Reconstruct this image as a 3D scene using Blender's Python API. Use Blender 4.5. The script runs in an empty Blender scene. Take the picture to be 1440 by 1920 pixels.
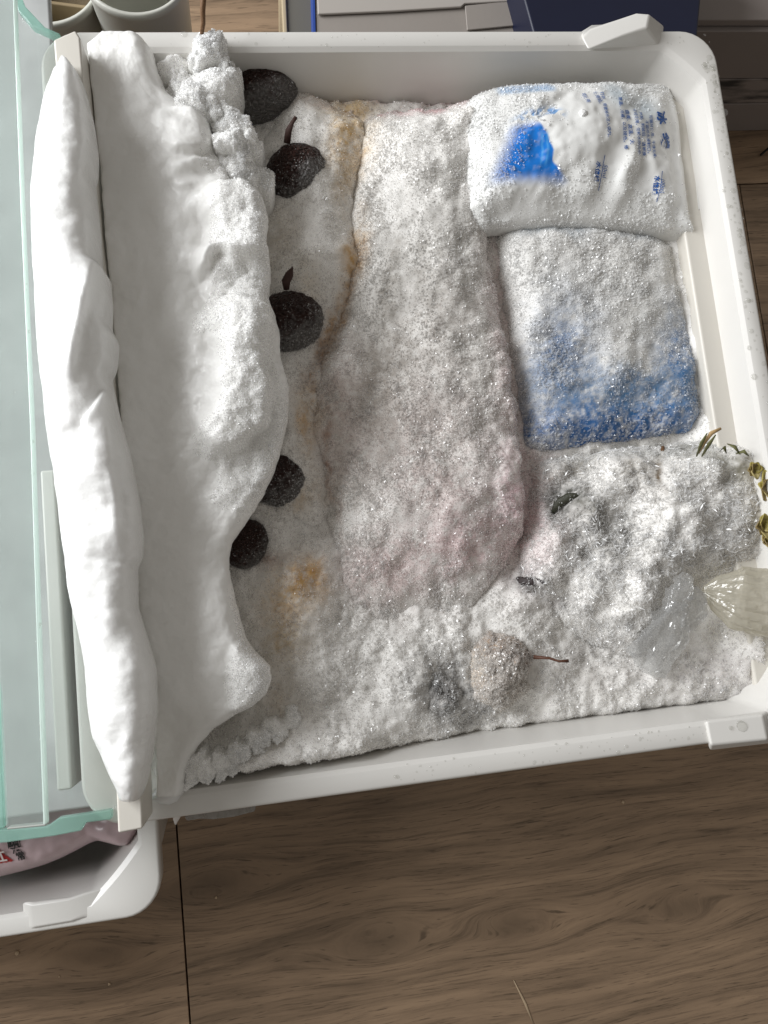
import bpy, math
import numpy as np
rng = np.random.default_rng(7)
sc = bpy.context.scene
col = sc.collection

# ------------------------------------------------------------------ camera
F = 1442.0                                   # focal length in photo pixels (1440 x 1920)
A, B, G = 0.13005810, -0.12610348, -0.10471115
CAM = np.array([-0.10304242, -0.12971168, 0.44699718])
def rot(a, b, c):
    ca, sa, cb, sb, cc, s_ = math.cos(a), math.sin(a), math.cos(b), math.sin(b), math.cos(c), math.sin(c)
    return np.array([[cc, -s_, 0], [s_, cc, 0], [0, 0, 1]]) @ np.array([[cb, 0, sb], [0, 1, 0], [-sb, 0, cb]]) @ np.array([[1, 0, 0], [0, ca, -sa], [0, sa, ca]])
RC = rot(A, B, G)
cd = bpy.data.cameras.new('camera')
cam = bpy.data.objects.new('camera', cd)
col.objects.link(cam)
cam.location = CAM
cam.rotation_euler = (A, B, G)
cd.sensor_fit = 'VERTICAL'
cd.sensor_height = 36.0
cd.lens = F / 1920.0 * 36.0
cd.clip_start = 0.01
cd.clip_end = 50
sc.camera = cam

# ------------------------------------------------------------------ light: one big window on the left, dim room
w = bpy.data.worlds.new('World')
sc.world = w
w.use_nodes = True
w.node_tree.nodes['Background'].inputs[0].default_value = (1.0, 0.945, 0.87, 1)
w.node_tree.nodes['Background'].inputs[1].default_value = 0.25
ld = bpy.data.lights.new('window_light', 'AREA')
ld.shape = 'RECTANGLE'
ld.size, ld.size_y = 1.15, 1.0
ld.energy = 50
ld.color = (0.97, 0.985, 1.0)
lo = bpy.data.objects.new('window_light', ld)
col.objects.link(lo)
LP, LT = np.array([-1.42, 0.60, 0.74]), np.array([0.0, 0.0, -0.02])
from mathutils import Vector
lo.location = LP
lo.rotation_euler = Vector(LT - LP).to_track_quat('-Z', 'Y').to_euler()
sc.view_settings.view_transform = 'Standard'
sc.view_settings.look = 'None'
sc.view_settings.exposure = 0.0
sc.view_settings.gamma = 1.0
sc.cycles.use_denoising = True
sc.cycles.max_bounces = 16
sc.cycles.diffuse_bounces = 14
sc.cycles.transparent_max_bounces = 24

# ------------------------------------------------------------------ helpers
def P(px, py, z):
    """photo pixel -> world point on the level z"""
    px = np.asarray(px, float); py = np.asarray(py, float); z = np.asarray(z, float)
    d = np.stack([(px - 720) / F, -(py - 960) / F, -np.ones_like(px)], -1) @ RC.T
    t = (z - CAM[2]) / d[..., 2]
    return CAM + d * t[..., None]
def Q(p):
    q = (np.asarray(p, float) - CAM) @ RC
    return np.stack([720 + F * q[..., 0] / -q[..., 2], 960 - F * q[..., 1] / -q[..., 2]], -1)
def XY(px, py, z0):
    return P(px, py, np.full(np.shape(px), z0))[..., :2]

def hsh(i, j, s):
    n = (i.astype(np.int64) * 374761393 + j.astype(np.int64) * 668265263 + s * 974634777) & 0x7fffffff
    n = ((n ^ (n >> 13)) * 1274126177) & 0x7fffffff
    n = n ^ (n >> 16)
    return (n & 0xffff) / 65535.0
def vnoise(x, y, s=0):
    xi, yi = np.floor(x), np.floor(y)
    fx, fy = x - xi, y - yi
    fx = fx * fx * fx * (fx * (fx * 6 - 15) + 10); fy = fy * fy * fy * (fy * (fy * 6 - 15) + 10)
    a = hsh(xi, yi, s); b = hsh(xi + 1, yi, s); c = hsh(xi, yi + 1, s); d = hsh(xi + 1, yi + 1, s)
    return (a + (b - a) * fx + (c - a) * fy + (a - b - c + d) * fx * fy) * 2 - 1
def fbm(x, y, scale, oct=4, s=0, gain=0.5):
    v = 0; a = 1.0; f = 1.0 / scale; t = 0
    for k in range(oct):
        ca, sa = math.cos(k * 1.1 + .4), math.sin(k * 1.1 + .4)
        v = v + a * vnoise((x * ca - y * sa) * f + 17.3 * k, (x * sa + y * ca) * f + 5.1 * k, s + k)
        t += a; a *= gain; f *= 2.03
    return v / t
def gauss(px, py, cx, cy, rx, ry, ang=0):
    c, s = math.cos(math.radians(ang)), math.sin(math.radians(ang))
    x, y = px - cx, py - cy
    u, v = (x * c + y * s) / rx, (-x * s + y * c) / ry
    return np.exp(-(u * u + v * v))
def puffs(x, y, sp, seed):
    """packed round puffs, 0..1"""
    u, v = x / sp, y / sp; i0, j0 = np.floor(u), np.floor(v); z = np.zeros(np.shape(x))
    for di in (-1, 0, 1):
        for dj in (-1, 0, 1):
            i, j = i0 + di, j0 + dj
            cx = i + .15 + .7 * hsh(i, j, seed); cy = j + .15 + .7 * hsh(i, j, seed + 5); r = .62 + .36 * hsh(i, j, seed + 9)
            d2 = ((u - cx) ** 2 + (v - cy) ** 2) / (r * r)
            z = np.maximum(z, np.clip(1 - d2, 0, 1) ** .75 * (.65 + .35 * hsh(i, j, seed + 13)))
    return z
def smooth(e0, e1, x):
    t = np.clip((x - e0) / (e1 - e0), 0, 1)
    return t * t * (3 - 2 * t)

def raw_mesh(name, V, faces, n, cols=None, smooth_shade=True):
    """V (k,3), faces (m,n)"""
    me = bpy.data.meshes.new(name)
    V = np.ascontiguousarray(V, np.float32); faces = np.ascontiguousarray(faces, np.int32)
    m = len(faces)
    me.vertices.add(len(V)); me.vertices.foreach_set('co', V.ravel())
    me.loops.add(m * n); me.loops.foreach_set('vertex_index', faces.ravel())
    me.polygons.add(m)
    me.polygons.foreach_set('loop_start', np.arange(0, m * n, n, dtype=np.int32))
    me.polygons.foreach_set('use_smooth', np.full(m, smooth_shade))
    if cols is not None:
        ca = me.color_attributes.new('Col', 'FLOAT_COLOR', 'POINT')
        c4 = np.ones((len(V), 4), np.float32); c4[:, :3] = cols
        ca.data.foreach_set('color', c4.ravel())
    me.update(calc_edges=True); me.validate()
    return me
def link(name, me, mat=None, parent=None, kind=None):
    o = bpy.data.objects.new(name, me)
    col.objects.link(o)
    if mat: me.materials.append(mat)
    if parent: o.parent = parent
    if kind: o['kind'] = kind
    return o
def pymesh(name, V, Fs, mat, parent=None, kind=None, sm=False):
    me = bpy.data.meshes.new(name)
    me.from_pydata([tuple(map(float, v)) for v in V], [], [tuple(map(int, f)) for f in Fs])
    if sm: me.polygons.foreach_set('use_smooth', [True] * len(me.polygons))
    me.update()
    return link(name, me, mat, parent, kind)
def bevel(o, wdt, seg=3):
    m = o.modifiers.new('bevel', 'BEVEL'); m.width = wdt; m.segments = seg; m.limit_method = 'ANGLE'; m.angle_limit = 0.6
    o.data.polygons.foreach_set('use_smooth', [True] * len(o.data.polygons))
    wn = o.modifiers.new('wn', 'WEIGHTED_NORMAL'); wn.keep_sharp = False
    return o
def thing(name, label, cat, loc=(0, 0, 0), group=None):
    o = bpy.data.objects.new(name, None)
    col.objects.link(o); o.empty_display_size = 0.01
    o['label'] = label; o['category'] = cat
    if group: o['group'] = group
    return o
def tag(o, label, cat, group=None):
    o['label'] = label; o['category'] = cat
    if group: o['group'] = group
    return o
def prism(name, pts, z0, z1, mat, parent=None, bev=0, inset_bottom=0):
    """pts: list of (x,y) world"""
    n = len(pts); pts = np.asarray(pts)
    area = 0.5 * np.sum(pts[:, 0] * np.roll(pts[:, 1], -1) - np.roll(pts[:, 0], -1) * pts[:, 1])
    if area < 0: pts = pts[::-1]
    V = [(*p, z0) for p in pts] + [(*p, z1) for p in pts]
    Fs = [tuple(range(n))[::-1], tuple(range(n, 2 * n))] + [(i, (i + 1) % n, n + (i + 1) % n, n + i) for i in range(n)]
    o = pymesh(name, V, Fs, mat, parent)
    if bev: bevel(o, bev)
    return o
def tube(name, pts, rad, mat, parent=None, seg=8, flat=None):
    pts = np.asarray(pts, float); n = len(pts); V = []; Fs = []
    for i, p in enumerate(pts):
        t = pts[min(i + 1, n - 1)] - pts[max(i - 1, 0)]; t /= np.linalg.norm(t)
        u = np.cross(t, (0, 0, 1.0)); u = u / (np.linalg.norm(u) + 1e-9) if np.linalg.norm(u) > 1e-3 else np.array([1., 0, 0])
        v = np.cross(u, t)
        for k in range(seg):
            a = 2 * math.pi * k / seg
            V.append(p + rad[i] * (u * math.cos(a) + v * math.sin(a) * (flat or 1)))
    for i in range(n - 1):
        for k in range(seg):
            Fs.append((i * seg + k, i * seg + (k + 1) % seg, (i + 1) * seg + (k + 1) % seg, (i + 1) * seg + k))
    Fs += [tuple(range(seg))[::-1], tuple(range((n - 1) * seg, n * seg))]
    return pymesh(name, V, Fs, mat, parent, sm=True)
def chaikin(p, k=2):
    p = np.asarray(p, float)
    for _ in range(k):
        q = np.roll(p, -1, 0)
        p = np.stack([p * .75 + q * .25, p * .25 + q * .75], 1).reshape(-1, 2)
    return p
def sdf(poly, x, y):
    """signed distance, positive inside"""
    a = poly; b = np.roll(poly, -1, 0)
    d2 = np.full(x.shape, 1e18); ins = np.zeros(x.shape, bool)
    for (ax, ay), (bx, by) in zip(a, b):
        ex, ey = bx - ax, by - ay
        L = ex * ex + ey * ey
        if L < 1e-9: continue
        t = np.clip(((x - ax) * ex + (y - ay) * ey) / L, 0, 1)
        d2 = np.minimum(d2, (x - ax - t * ex) ** 2 + (y - ay - t * ey) ** 2)
        c = ((ay > y) != (by > y))
        if ey != 0:
            ins ^= c & (x < ex * (y - ay) / ey + ax)
    d = np.sqrt(d2)
    return np.where(ins, d, -d)

# ------------------------------------------------------------------ materials
def newmat(name):
    m = bpy.data.materials.new(name); m.use_nodes = True
    nt = m.node_tree
    for n in list(nt.nodes): nt.nodes.remove(n)
    out = nt.nodes.new('ShaderNodeOutputMaterial')
    return m, nt, out
def N(nt, t, **kw):
    n = nt.nodes.new(t)
    for k, v in kw.items():
        if hasattr(n, k) and k not in n.inputs: setattr(n, k, v)
    for k, v in kw.items():
        if k in n.inputs: n.inputs[k].default_value = v
    return n
def bumpnoise(nt, scale, strength, dist=0.001, detail=4, rough=0.6):
    tc = N(nt, 'ShaderNodeTexCoord'); no = N(nt, 'ShaderNodeTexNoise')
    no.inputs['Scale'].default_value = scale; no.inputs['Detail'].default_value = detail; no.inputs['Roughness'].default_value = rough
    nt.links.new(tc.outputs['Object'], no.inputs['Vector'])
    b = N(nt, 'ShaderNodeBump'); b.inputs['Strength'].default_value = strength; b.inputs['Distance'].default_value = dist
    nt.links.new(no.outputs['Fac'], b.inputs['Height'])
    return b, no, tc
def pbr(name, color, rough=0.5, bump=None, sss=0, sss_r=0.005, spec=0.5, attr=False, colvar=0, coat=0):
    m, nt, out = newmat(name)
    p = N(nt, 'ShaderNodeBsdfPrincipled')
    p.inputs['Base Color'].default_value = (*color, 1); p.inputs['Roughness'].default_value = rough
    p.inputs['Specular IOR Level'].default_value = spec
    p.inputs['Coat Weight'].default_value = coat; p.inputs['Coat Roughness'].default_value = 0.08
    if attr:
        a = N(nt, 'ShaderNodeAttribute'); a.attribute_name = 'Col'
        nt.links.new(a.outputs['Color'], p.inputs['Base Color'])
    if sss:
        p.inputs['Subsurface Weight'].default_value = sss; p.inputs['Subsurface Radius'].default_value = (1.0, 1.0, 1.0)
        p.inputs['Subsurface Scale'].default_value = sss_r
    if bump:
        b, no, tc = bumpnoise(nt, *bump)
        nt.links.new(b.outputs[0], p.inputs['Normal'])
    if colvar:
        tc = N(nt, 'ShaderNodeTexCoord'); no = N(nt, 'ShaderNodeTexNoise'); no.inputs['Scale'].default_value = 22; no.inputs['Detail'].default_value = 6
        nt.links.new(tc.outputs['Object'], no.inputs['Vector'])
        mx = N(nt, 'ShaderNodeMix', data_type='RGBA')
        mx.inputs[6].default_value = (*color, 1); mx.inputs[7].default_value = (*[c * (1 - colvar) for c in color], 1)
        nt.links.new(no.outputs['Fac'], mx.inputs[0]); nt.links.new(mx.outputs[2], p.inputs['Base Color'])
    nt.links.new(p.outputs[0], out.inputs[0])
    return m
def fres(nt, lo=.04, hi=.6):
    lw = N(nt, 'ShaderNodeLayerWeight'); lw.inputs[0].default_value = .5
    pw_ = N(nt, 'ShaderNodeMath', operation='POWER'); pw_.inputs[1].default_value = 4.0
    nt.links.new(lw.outputs['Facing'], pw_.inputs[0])
    ma = N(nt, 'ShaderNodeMath', operation='MULTIPLY_ADD'); ma.inputs[1].default_value = hi; ma.inputs[2].default_value = lo
    nt.links.new(pw_.outputs[0], ma.inputs[0]); return ma
M = {}
M['plastic'] = pbr('white_plastic', (0.70, 0.685, 0.655), 0.32, bump=(700, 0.05, 0.0005), colvar=0.08)
M['trim'] = pbr('cream_plastic', (0.68, 0.65, 0.59), 0.4, bump=(600, 0.06, 0.0005), colvar=0.1)
M['frost'] = pbr('frosted_surface', (0.7, 0.7, 0.7), 0.45, bump=(800, 0.25, 0.0010), attr=True, spec=0.35, sss=0.45, sss_r=0.003)
M['slab'] = pbr('packed_frost', (0.87, 0.865, 0.845), 0.38, bump=(330, 0.42, 0.0012, 6, 0.7), sss=0.42, sss_r=0.009, spec=0.45, coat=0.12)
M['ice'] = pbr('smooth_ice', (0.88, 0.88, 0.87), 0.24, bump=(240, 0.34, 0.0014, 6, 0.68), sss=0.5, sss_r=0.009, spec=0.55, coat=0.25)
M['film_white'] = pbr('white_film', (.72, .72, .70), .3, bump=(160, .12, .001))
M['packfilm'] = pbr('printed_film', (0.7, 0.7, 0.7), 0.28, bump=(160, 0.12, 0.001), attr=True, spec=0.5)
M['ink'] = pbr('blue_ink', (0.006, 0.075, 0.30), 0.45)
M['inkred'] = pbr('red_ink', (0.42, 0.03, 0.03), 0.4)
M['inkblack'] = pbr('black_ink', (0.02, 0.02, 0.02), 0.5)
M['inkwhite'] = pbr('white_ink', (0.75, 0.7, 0.68), 0.5)
M['stem'] = pbr('dry_stem', (0.045, 0.018, 0.013), 0.7, bump=(900, 0.4, 0.001))
M['twig'] = pbr('dry_twig', (0.20, 0.10, 0.04), 0.7, bump=(500, 0.5, 0.001), colvar=0.5)
M['crumb'] = pbr('crumb', (0.55, 0.42, 0.28), 0.8)


def crystal_mat():
    m, nt, out = newmat('ice_crystals')
    a = N(nt, 'ShaderNodeAttribute'); a.attribute_name = 'Col'
    d = N(nt, 'ShaderNodeBsdfDiffuse'); t = N(nt, 'ShaderNodeBsdfTranslucent'); g = N(nt, 'ShaderNodeBsdfGlossy'); g.inputs['Roughness'].default_value = 0.18; g.inputs[0].default_value = (1, 1, 1, 1)
    tr = N(nt, 'ShaderNodeBsdfTransparent')
    nt.links.new(a.outputs['Color'], d.inputs[0]); nt.links.new(a.outputs['Color'], t.inputs[0])
    m1 = N(nt, 'ShaderNodeMixShader'); m1.inputs[0].default_value = 0.15
    nt.links.new(d.outputs[0], m1.inputs[1]); nt.links.new(t.outputs[0], m1.inputs[2])
    m3 = N(nt, 'ShaderNodeMixShader'); m3.inputs[0].default_value = 0.64
    nt.links.new(m1.outputs[0], m3.inputs[1]); nt.links.new(tr.outputs[0], m3.inputs[2])
    fr = fres(nt, .06, .25)
    m2 = N(nt, 'ShaderNodeMixShader'); nt.links.new(fr.outputs[0], m2.inputs[0])
    nt.links.new(m3.outputs[0], m2.inputs[1]); nt.links.new(g.outputs[0], m2.inputs[2])
    nt.links.new(m2.outputs[0], out.inputs[0])
    return m
M['crystal'] = crystal_mat()

def film_mat(name, tint, opacity, rough=0.12, body=(0.8, 0.8, 0.8), noise=0, gl=(.04, .6)):
    """clear sheet: transparent body, thin milky share, sharp reflection"""
    m, nt, out = newmat(name)
    tr = N(nt, 'ShaderNodeBsdfTransparent'); tr.inputs[0].default_value = (*tint, 1)
    d = N(nt, 'ShaderNodeBsdfDiffuse'); d.inputs[0].default_value = (*body, 1)
    tl = N(nt, 'ShaderNodeBsdfTranslucent'); tl.inputs[0].default_value = (*body, 1)
    ms = N(nt, 'ShaderNodeMixShader'); ms.inputs[0].default_value = 0.5
    nt.links.new(d.outputs[0], ms.inputs[1]); nt.links.new(tl.outputs[0], ms.inputs[2])
    g = N(nt, 'ShaderNodeBsdfGlossy'); g.inputs['Roughness'].default_value = rough
    m1 = N(nt, 'ShaderNodeMixShader'); m1.inputs[0].default_value = opacity
    if noise:
        tc = N(nt, 'ShaderNodeTexCoord'); mp = N(nt, 'ShaderNodeMapping'); mp.inputs['Scale'].default_value = (1, .35, 1)
        no = N(nt, 'ShaderNodeTexNoise'); no.inputs['Scale'].default_value = noise; no.inputs['Detail'].default_value = 5
        nt.links.new(tc.outputs['Object'], mp.inputs[0]); nt.links.new(mp.outputs[0], no.inputs['Vector'])
        mr = N(nt, 'ShaderNodeMapRange'); mr.inputs[1].default_value = 0.35; mr.inputs[2].default_value = 0.65
        mr.inputs[3].default_value = opacity * 0.65; mr.inputs[4].default_value = min(opacity * 1.3, 1)
        nt.links.new(no.outputs['Fac'], mr.inputs[0]); nt.links.new(mr.outputs[0], m1.inputs[0])
    nt.links.new(tr.outputs[0], m1.inputs[1]); nt.links.new(ms.outputs[0], m1.inputs[2])
    fr = fres(nt, *gl)
    m2 = N(nt, 'ShaderNodeMixShader'); nt.links.new(fr.outputs[0], m2.inputs[0])
    nt.links.new(m1.outputs[0], m2.inputs[1]); nt.links.new(g.outputs[0], m2.inputs[2])
    nt.links.new(m2.outputs[0], out.inputs[0])
    return m
M['film'] = film_mat('clear_film', (0.94, 0.94, 0.935), 0.26, 0.08, (.85, .86, .87), gl=(.10, .9))
M['water'] = film_mat('water_drop', (0.97, 0.97, 0.96), 0.06, 0.04)
M['glass'] = film_mat('wet_glass', (0.975, 0.99, 0.985), 0.04, 0.05, (0.70, 0.78, 0.75), noise=30)
M['glass_misted'] = film_mat('misted_glass', (0.955, 0.975, 0.968), 0.24, 0.05, (0.62, 0.68, 0.665), noise=26)
M['teal_edge'] = film_mat('teal_glass_edge', (0.78, 0.95, 0.90), 0.45, 0.08, (0.55, 0.80, 0.73))
M['bright_edge'] = film_mat('ground_glass_edge', (0.8, 0.95, 0.9), 0.85, 0.15, (0.85, 0.93, 0.90))

def lychee_mat():
    m, nt, out = newmat('frozen_lychee_skin')
    p = N(nt, 'ShaderNodeBsdfPrincipled'); p.inputs['Roughness'].default_value = 0.45; p.inputs['Specular IOR Level'].default_value = 0.45
    tc = N(nt, 'ShaderNodeTexCoord')
    vo = N(nt, 'ShaderNodeTexVoronoi'); vo.inputs['Scale'].default_value = 7; vo.feature = 'DISTANCE_TO_EDGE'
    nt.links.new(tc.outputs['Object'], vo.inputs['Vector'])
    no = N(nt, 'ShaderNodeTexNoise'); no.inputs['Scale'].default_value = 4; no.inputs['Detail'].default_value = 5
    nt.links.new(tc.outputs['Object'], no.inputs['Vector'])
    mx = N(nt, 'ShaderNodeMix', data_type='RGBA'); mx.inputs[6].default_value = (0.022, 0.010, 0.008, 1); mx.inputs[7].default_value = (0.10, 0.034, 0.022, 1)
    nt.links.new(no.outputs['Fac'], mx.inputs[0])
    ge = N(nt, 'ShaderNodeNewGeometry'); dt = N(nt, 'ShaderNodeVectorMath', operation='DOT_PRODUCT'); dt.inputs[1].default_value = (.45, -.75, -.12)
    nt.links.new(ge.outputs['Normal'], dt.inputs[0])
    n2 = N(nt, 'ShaderNodeTexNoise'); n2.inputs['Scale'].default_value = 260; n2.inputs['Detail'].default_value = 5; n2.inputs['Roughness'].default_value = .75
    nt.links.new(ge.outputs['Position'], n2.inputs['Vector'])
    n3 = N(nt, 'ShaderNodeTexNoise'); n3.inputs['Scale'].default_value = 55; n3.inputs['Detail'].default_value = 3
    nt.links.new(ge.outputs['Position'], n3.inputs['Vector'])
    a1 = N(nt, 'ShaderNodeMath', operation='MULTIPLY_ADD'); a1.inputs[1].default_value = 1.5
    nt.links.new(n2.outputs['Fac'], a1.inputs[0]); nt.links.new(dt.outputs['Value'], a1.inputs[2])
    a2 = N(nt, 'ShaderNodeMath', operation='MULTIPLY_ADD'); a2.inputs[1].default_value = 1.0
    nt.links.new(n3.outputs['Fac'], a2.inputs[0]); nt.links.new(a1.outputs[0], a2.inputs[2])
    r = N(nt, 'ShaderNodeMapRange'); r.inputs[1].default_value = 1.22; r.inputs[2].default_value = 1.75; r.inputs[3].default_value = 0; r.inputs[4].default_value = .55
    nt.links.new(a2.outputs[0], r.inputs[0])
    mf = N(nt, 'ShaderNodeMix', data_type='RGBA'); mf.inputs[7].default_value = (.50, .49, .48, 1)
    nt.links.new(r.outputs[0], mf.inputs[0]); nt.links.new(mx.outputs[2], mf.inputs[6]); nt.links.new(mf.outputs[2], p.inputs['Base Color'])
    b = N(nt, 'ShaderNodeBump'); b.inputs['Strength'].default_value = 0.9; b.inputs['Distance'].default_value = 0.2
    nt.links.new(vo.outputs['Distance'], b.inputs['Height']); nt.links.new(b.outputs[0], p.inputs['Normal'])
    nt.links.new(p.outputs[0], out.inputs[0])
    return m
M['lychee'] = lychee_mat()

def wood_mat(seed, tone):
    m, nt, out = newmat('wood_laminate_%d' % seed)
    p = N(nt, 'ShaderNodeBsdfPrincipled'); p.inputs['Roughness'].default_value = 0.42; p.inputs['Specular IOR Level'].default_value = 0.35
    tc = N(nt, 'ShaderNodeTexCoord')
    # slow waviness of the grain
    mp0 = N(nt, 'ShaderNodeMapping'); mp0.inputs['Scale'].default_value = (2.2, 6, 1); mp0.inputs['Location'].default_value = (seed * 3.1, seed * 1.7, 0)
    n0 = N(nt, 'ShaderNodeTexNoise'); n0.inputs['Scale'].default_value = 1.3; n0.inputs['Detail'].default_value = 3
    nt.links.new(tc.outputs['Object'], mp0.inputs[0]); nt.links.new(mp0.outputs[0], n0.inputs['Vector'])
    ad0 = N(nt, 'ShaderNodeVectorMath', operation='MULTIPLY_ADD'); ad0.inputs[1].default_value = (0.0, 0.045, 0)
    nt.links.new(n0.outputs['Color'], ad0.inputs[0]); nt.links.new(tc.outputs['Object'], ad0.inputs[2])
    # grain flows round the knots
    cur = ad0.outputs[0]; kn = None
    for kx, ky in KNOTS:
        mk = N(nt, 'ShaderNodeMapping'); mk.inputs['Location'].default_value = (-kx * 17, -ky * 42, 0); mk.inputs['Scale'].default_value = (17, 42, 0)
        nt.links.new(tc.outputs['Object'], mk.inputs[0])
        ln = N(nt, 'ShaderNodeVectorMath', operation='DOT_PRODUCT'); nt.links.new(mk.outputs[0], ln.inputs[0]); nt.links.new(mk.outputs[0], ln.inputs[1])
        ex = N(nt, 'ShaderNodeMath', operation='POWER'); ex.inputs[0].default_value = math.exp(-1); nt.links.new(ln.outputs['Value'], ex.inputs[1])
        sp_ = N(nt, 'ShaderNodeSeparateXYZ'); nt.links.new(mk.outputs[0], sp_.inputs[0])
        mm_ = N(nt, 'ShaderNodeMath', operation='MULTIPLY'); nt.links.new(sp_.outputs[1], mm_.inputs[0]); nt.links.new(ex.outputs[0], mm_.inputs[1])
        m2_ = N(nt, 'ShaderNodeMath', operation='MULTIPLY'); m2_.inputs[1].default_value = -0.030; nt.links.new(mm_.outputs[0], m2_.inputs[0])
        cb_ = N(nt, 'ShaderNodeCombineXYZ'); nt.links.new(m2_.outputs[0], cb_.inputs[1])
        av = N(nt, 'ShaderNodeVectorMath', operation='ADD'); nt.links.new(cur, av.inputs[0]); nt.links.new(cb_.outputs[0], av.inputs[1]); cur = av.outputs[0]
        p6 = N(nt, 'ShaderNodeMath', operation='POWER'); p6.inputs[1].default_value = 5.0; nt.links.new(ex.outputs[0], p6.inputs[0])
        if kn is None: kn = p6
        else:
            mxk = N(nt, 'ShaderNodeMath', operation='MAXIMUM'); nt.links.new(kn.outputs[0], mxk.inputs[0]); nt.links.new(p6.outputs[0], mxk.inputs[1]); kn = mxk
    class _o: outputs = [cur]
    ad = _o
    def grain(sx, sy, det, loc):
        mp = N(nt, 'ShaderNodeMapping'); mp.inputs['Scale'].default_value = (sx, sy, 1); mp.inputs['Location'].default_value = (loc + seed, loc, 0)
        n = N(nt, 'ShaderNodeTexNoise'); n.inputs['Scale'].default_value = 1; n.inputs['Detail'].default_value = det; n.inputs['Roughness'].default_value = 0.65
        nt.links.new(ad.outputs[0], mp.inputs[0]); nt.links.new(mp.outputs[0], n.inputs['Vector'])
        return n
    g1 = grain(5, 70, 10, 2.0); g2 = grain(14, 300, 6, 7.0); g4 = grain(48, 760, 2, 3.0); g3 = grain(2.5, 9, 4, 4.0)
    r1 = N(nt, 'ShaderNodeValToRGB'); e = r1.color_ramp.elements
    c = np.array(tone)
    e[0].position = 0.30; e[0].color = (*(c * 0.55), 1)
    e[1].position = 0.62; e[1].color = (*(c * 1.18), 1)
    k = e.new(0.47); k.color = (*(c * 0.92), 1)
    nt.links.new(g1.outputs['Fac'], r1.inputs[0])
    r2 = N(nt, 'ShaderNodeMapRange'); r2.inputs[1].default_value = 0.30; r2.inputs[2].default_value = 0.48; r2.inputs[3].default_value = 0.55; r2.inputs[4].default_value = 1.0
    nt.links.new(g2.outputs['Fac'], r2.inputs[0])
    r3 = N(nt, 'ShaderNodeMapRange'); r3.inputs[1].default_value = 0.3; r3.inputs[2].default_value = 0.7; r3.inputs[3].default_value = 0.72; r3.inputs[4].default_value = 1.2
    nt.links.new(g3.outputs['Fac'], r3.inputs[0])
    mu = N(nt, 'ShaderNodeMath', operation='MULTIPLY'); nt.links.new(r2.outputs[0], mu.inputs[0]); nt.links.new(r3.outputs[0], mu.inputs[1])
    r4 = N(nt, 'ShaderNodeMapRange'); r4.inputs[1].default_value = 0.60; r4.inputs[2].default_value = 0.70; r4.inputs[3].default_value = 1.0; r4.inputs[4].default_value = 0.5
    nt.links.new(g4.outputs['Fac'], r4.inputs[0])
    mu2 = N(nt, 'ShaderNodeMath', operation='MULTIPLY'); nt.links.new(mu.outputs[0], mu2.inputs[0]); nt.links.new(r4.outputs[0], mu2.inputs[1])
    k5 = N(nt, 'ShaderNodeMath', operation='MULTIPLY_ADD'); k5.inputs[1].default_value = -.30; k5.inputs[2].default_value = 1.0; nt.links.new(kn.outputs[0], k5.inputs[0])
    mu = N(nt, 'ShaderNodeMath', operation='MULTIPLY'); nt.links.new(mu2.outputs[0], mu.inputs[0]); nt.links.new(k5.outputs[0], mu.inputs[1])
    sm = N(nt, 'ShaderNodeVectorMath', operation='SCALE'); nt.links.new(r1.outputs[0], sm.inputs[0]); nt.links.new(mu.outputs[0], sm.inputs['Scale'])
    nt.links.new(sm.outputs[0], p.inputs['Base Color'])
    b = N(nt, 'ShaderNodeBump'); b.inputs['Strength'].default_value = 0.25; b.inputs['Distance'].default_value = 0.0006
    nt.links.new(g2.outputs['Fac'], b.inputs['Height']); nt.links.new(b.outputs[0], p.inputs['Normal'])
    nt.links.new(p.outputs[0], out.inputs[0])
    return m

# ------------------------------------------------------------------ floor
ZF = -0.27
KNOTS = [tuple(XY(q[0], q[1], ZF)) for q in ((720, 1765), (965, 1735), (395, 1660), (1290, 1700), (180, 1790))]
fl = pymesh('floor', [(-3, -3, ZF - 0.012), (3, -3, ZF - 0.012), (3, 3, ZF - 0.012), (-3, 3, ZF - 0.012)], [(0, 1, 2, 3)], pbr('seam_dark', (0.03, 0.02, 0.015), 0.9))
fl['kind'] = 'structure'; fl['label'] = 'brown wood laminate floor under the drawers'
seam_a, seam_b = XY(318, 1640, ZF), XY(376, 1920, ZF)
sx = (seam_a[0] + seam_b[0]) / 2
tone = (0.30, 0.208, 0.135)
wm = [wood_mat(k + 1, np.array(tone) * t) for k, t in enumerate((1.0, 1.04, 0.95, 1.0))]
yk = seam_b[1] - 0.10
def plank(x0, x1, y0, y1, m):
    g = 0.0007
    o = prism('plank', [(x0 + g, y0 + g), (x1 - g, y0 + g), (x1 - g, y1 - g), (x0 + g, y1 - g)], ZF - 0.010, ZF, m, fl, 0.0006)
plank(sx - 1.25, sx, yk, yk + 0.42, wm[1]); plank(sx, sx + 1.25, yk, yk + 0.42, wm[0])
plank(sx - 0.62, sx + 0.63, yk + 0.42, yk + 0.84, wm[2]); plank(sx - 1.87, sx - 0.62, yk + 0.42, yk + 0.84, wm[3]); plank(sx + 0.63, sx + 1.88, yk + 0.42, yk + 0.84, wm[3])
plank(sx - 1.25, sx, yk + 0.84, yk + 1.26, wm[0]); plank(sx, sx + 1.25, yk + 0.84, yk + 1.26, wm[1])
plank(sx - 0.62, sx + 0.63, yk - 0.42, yk, wm[3])
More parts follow.
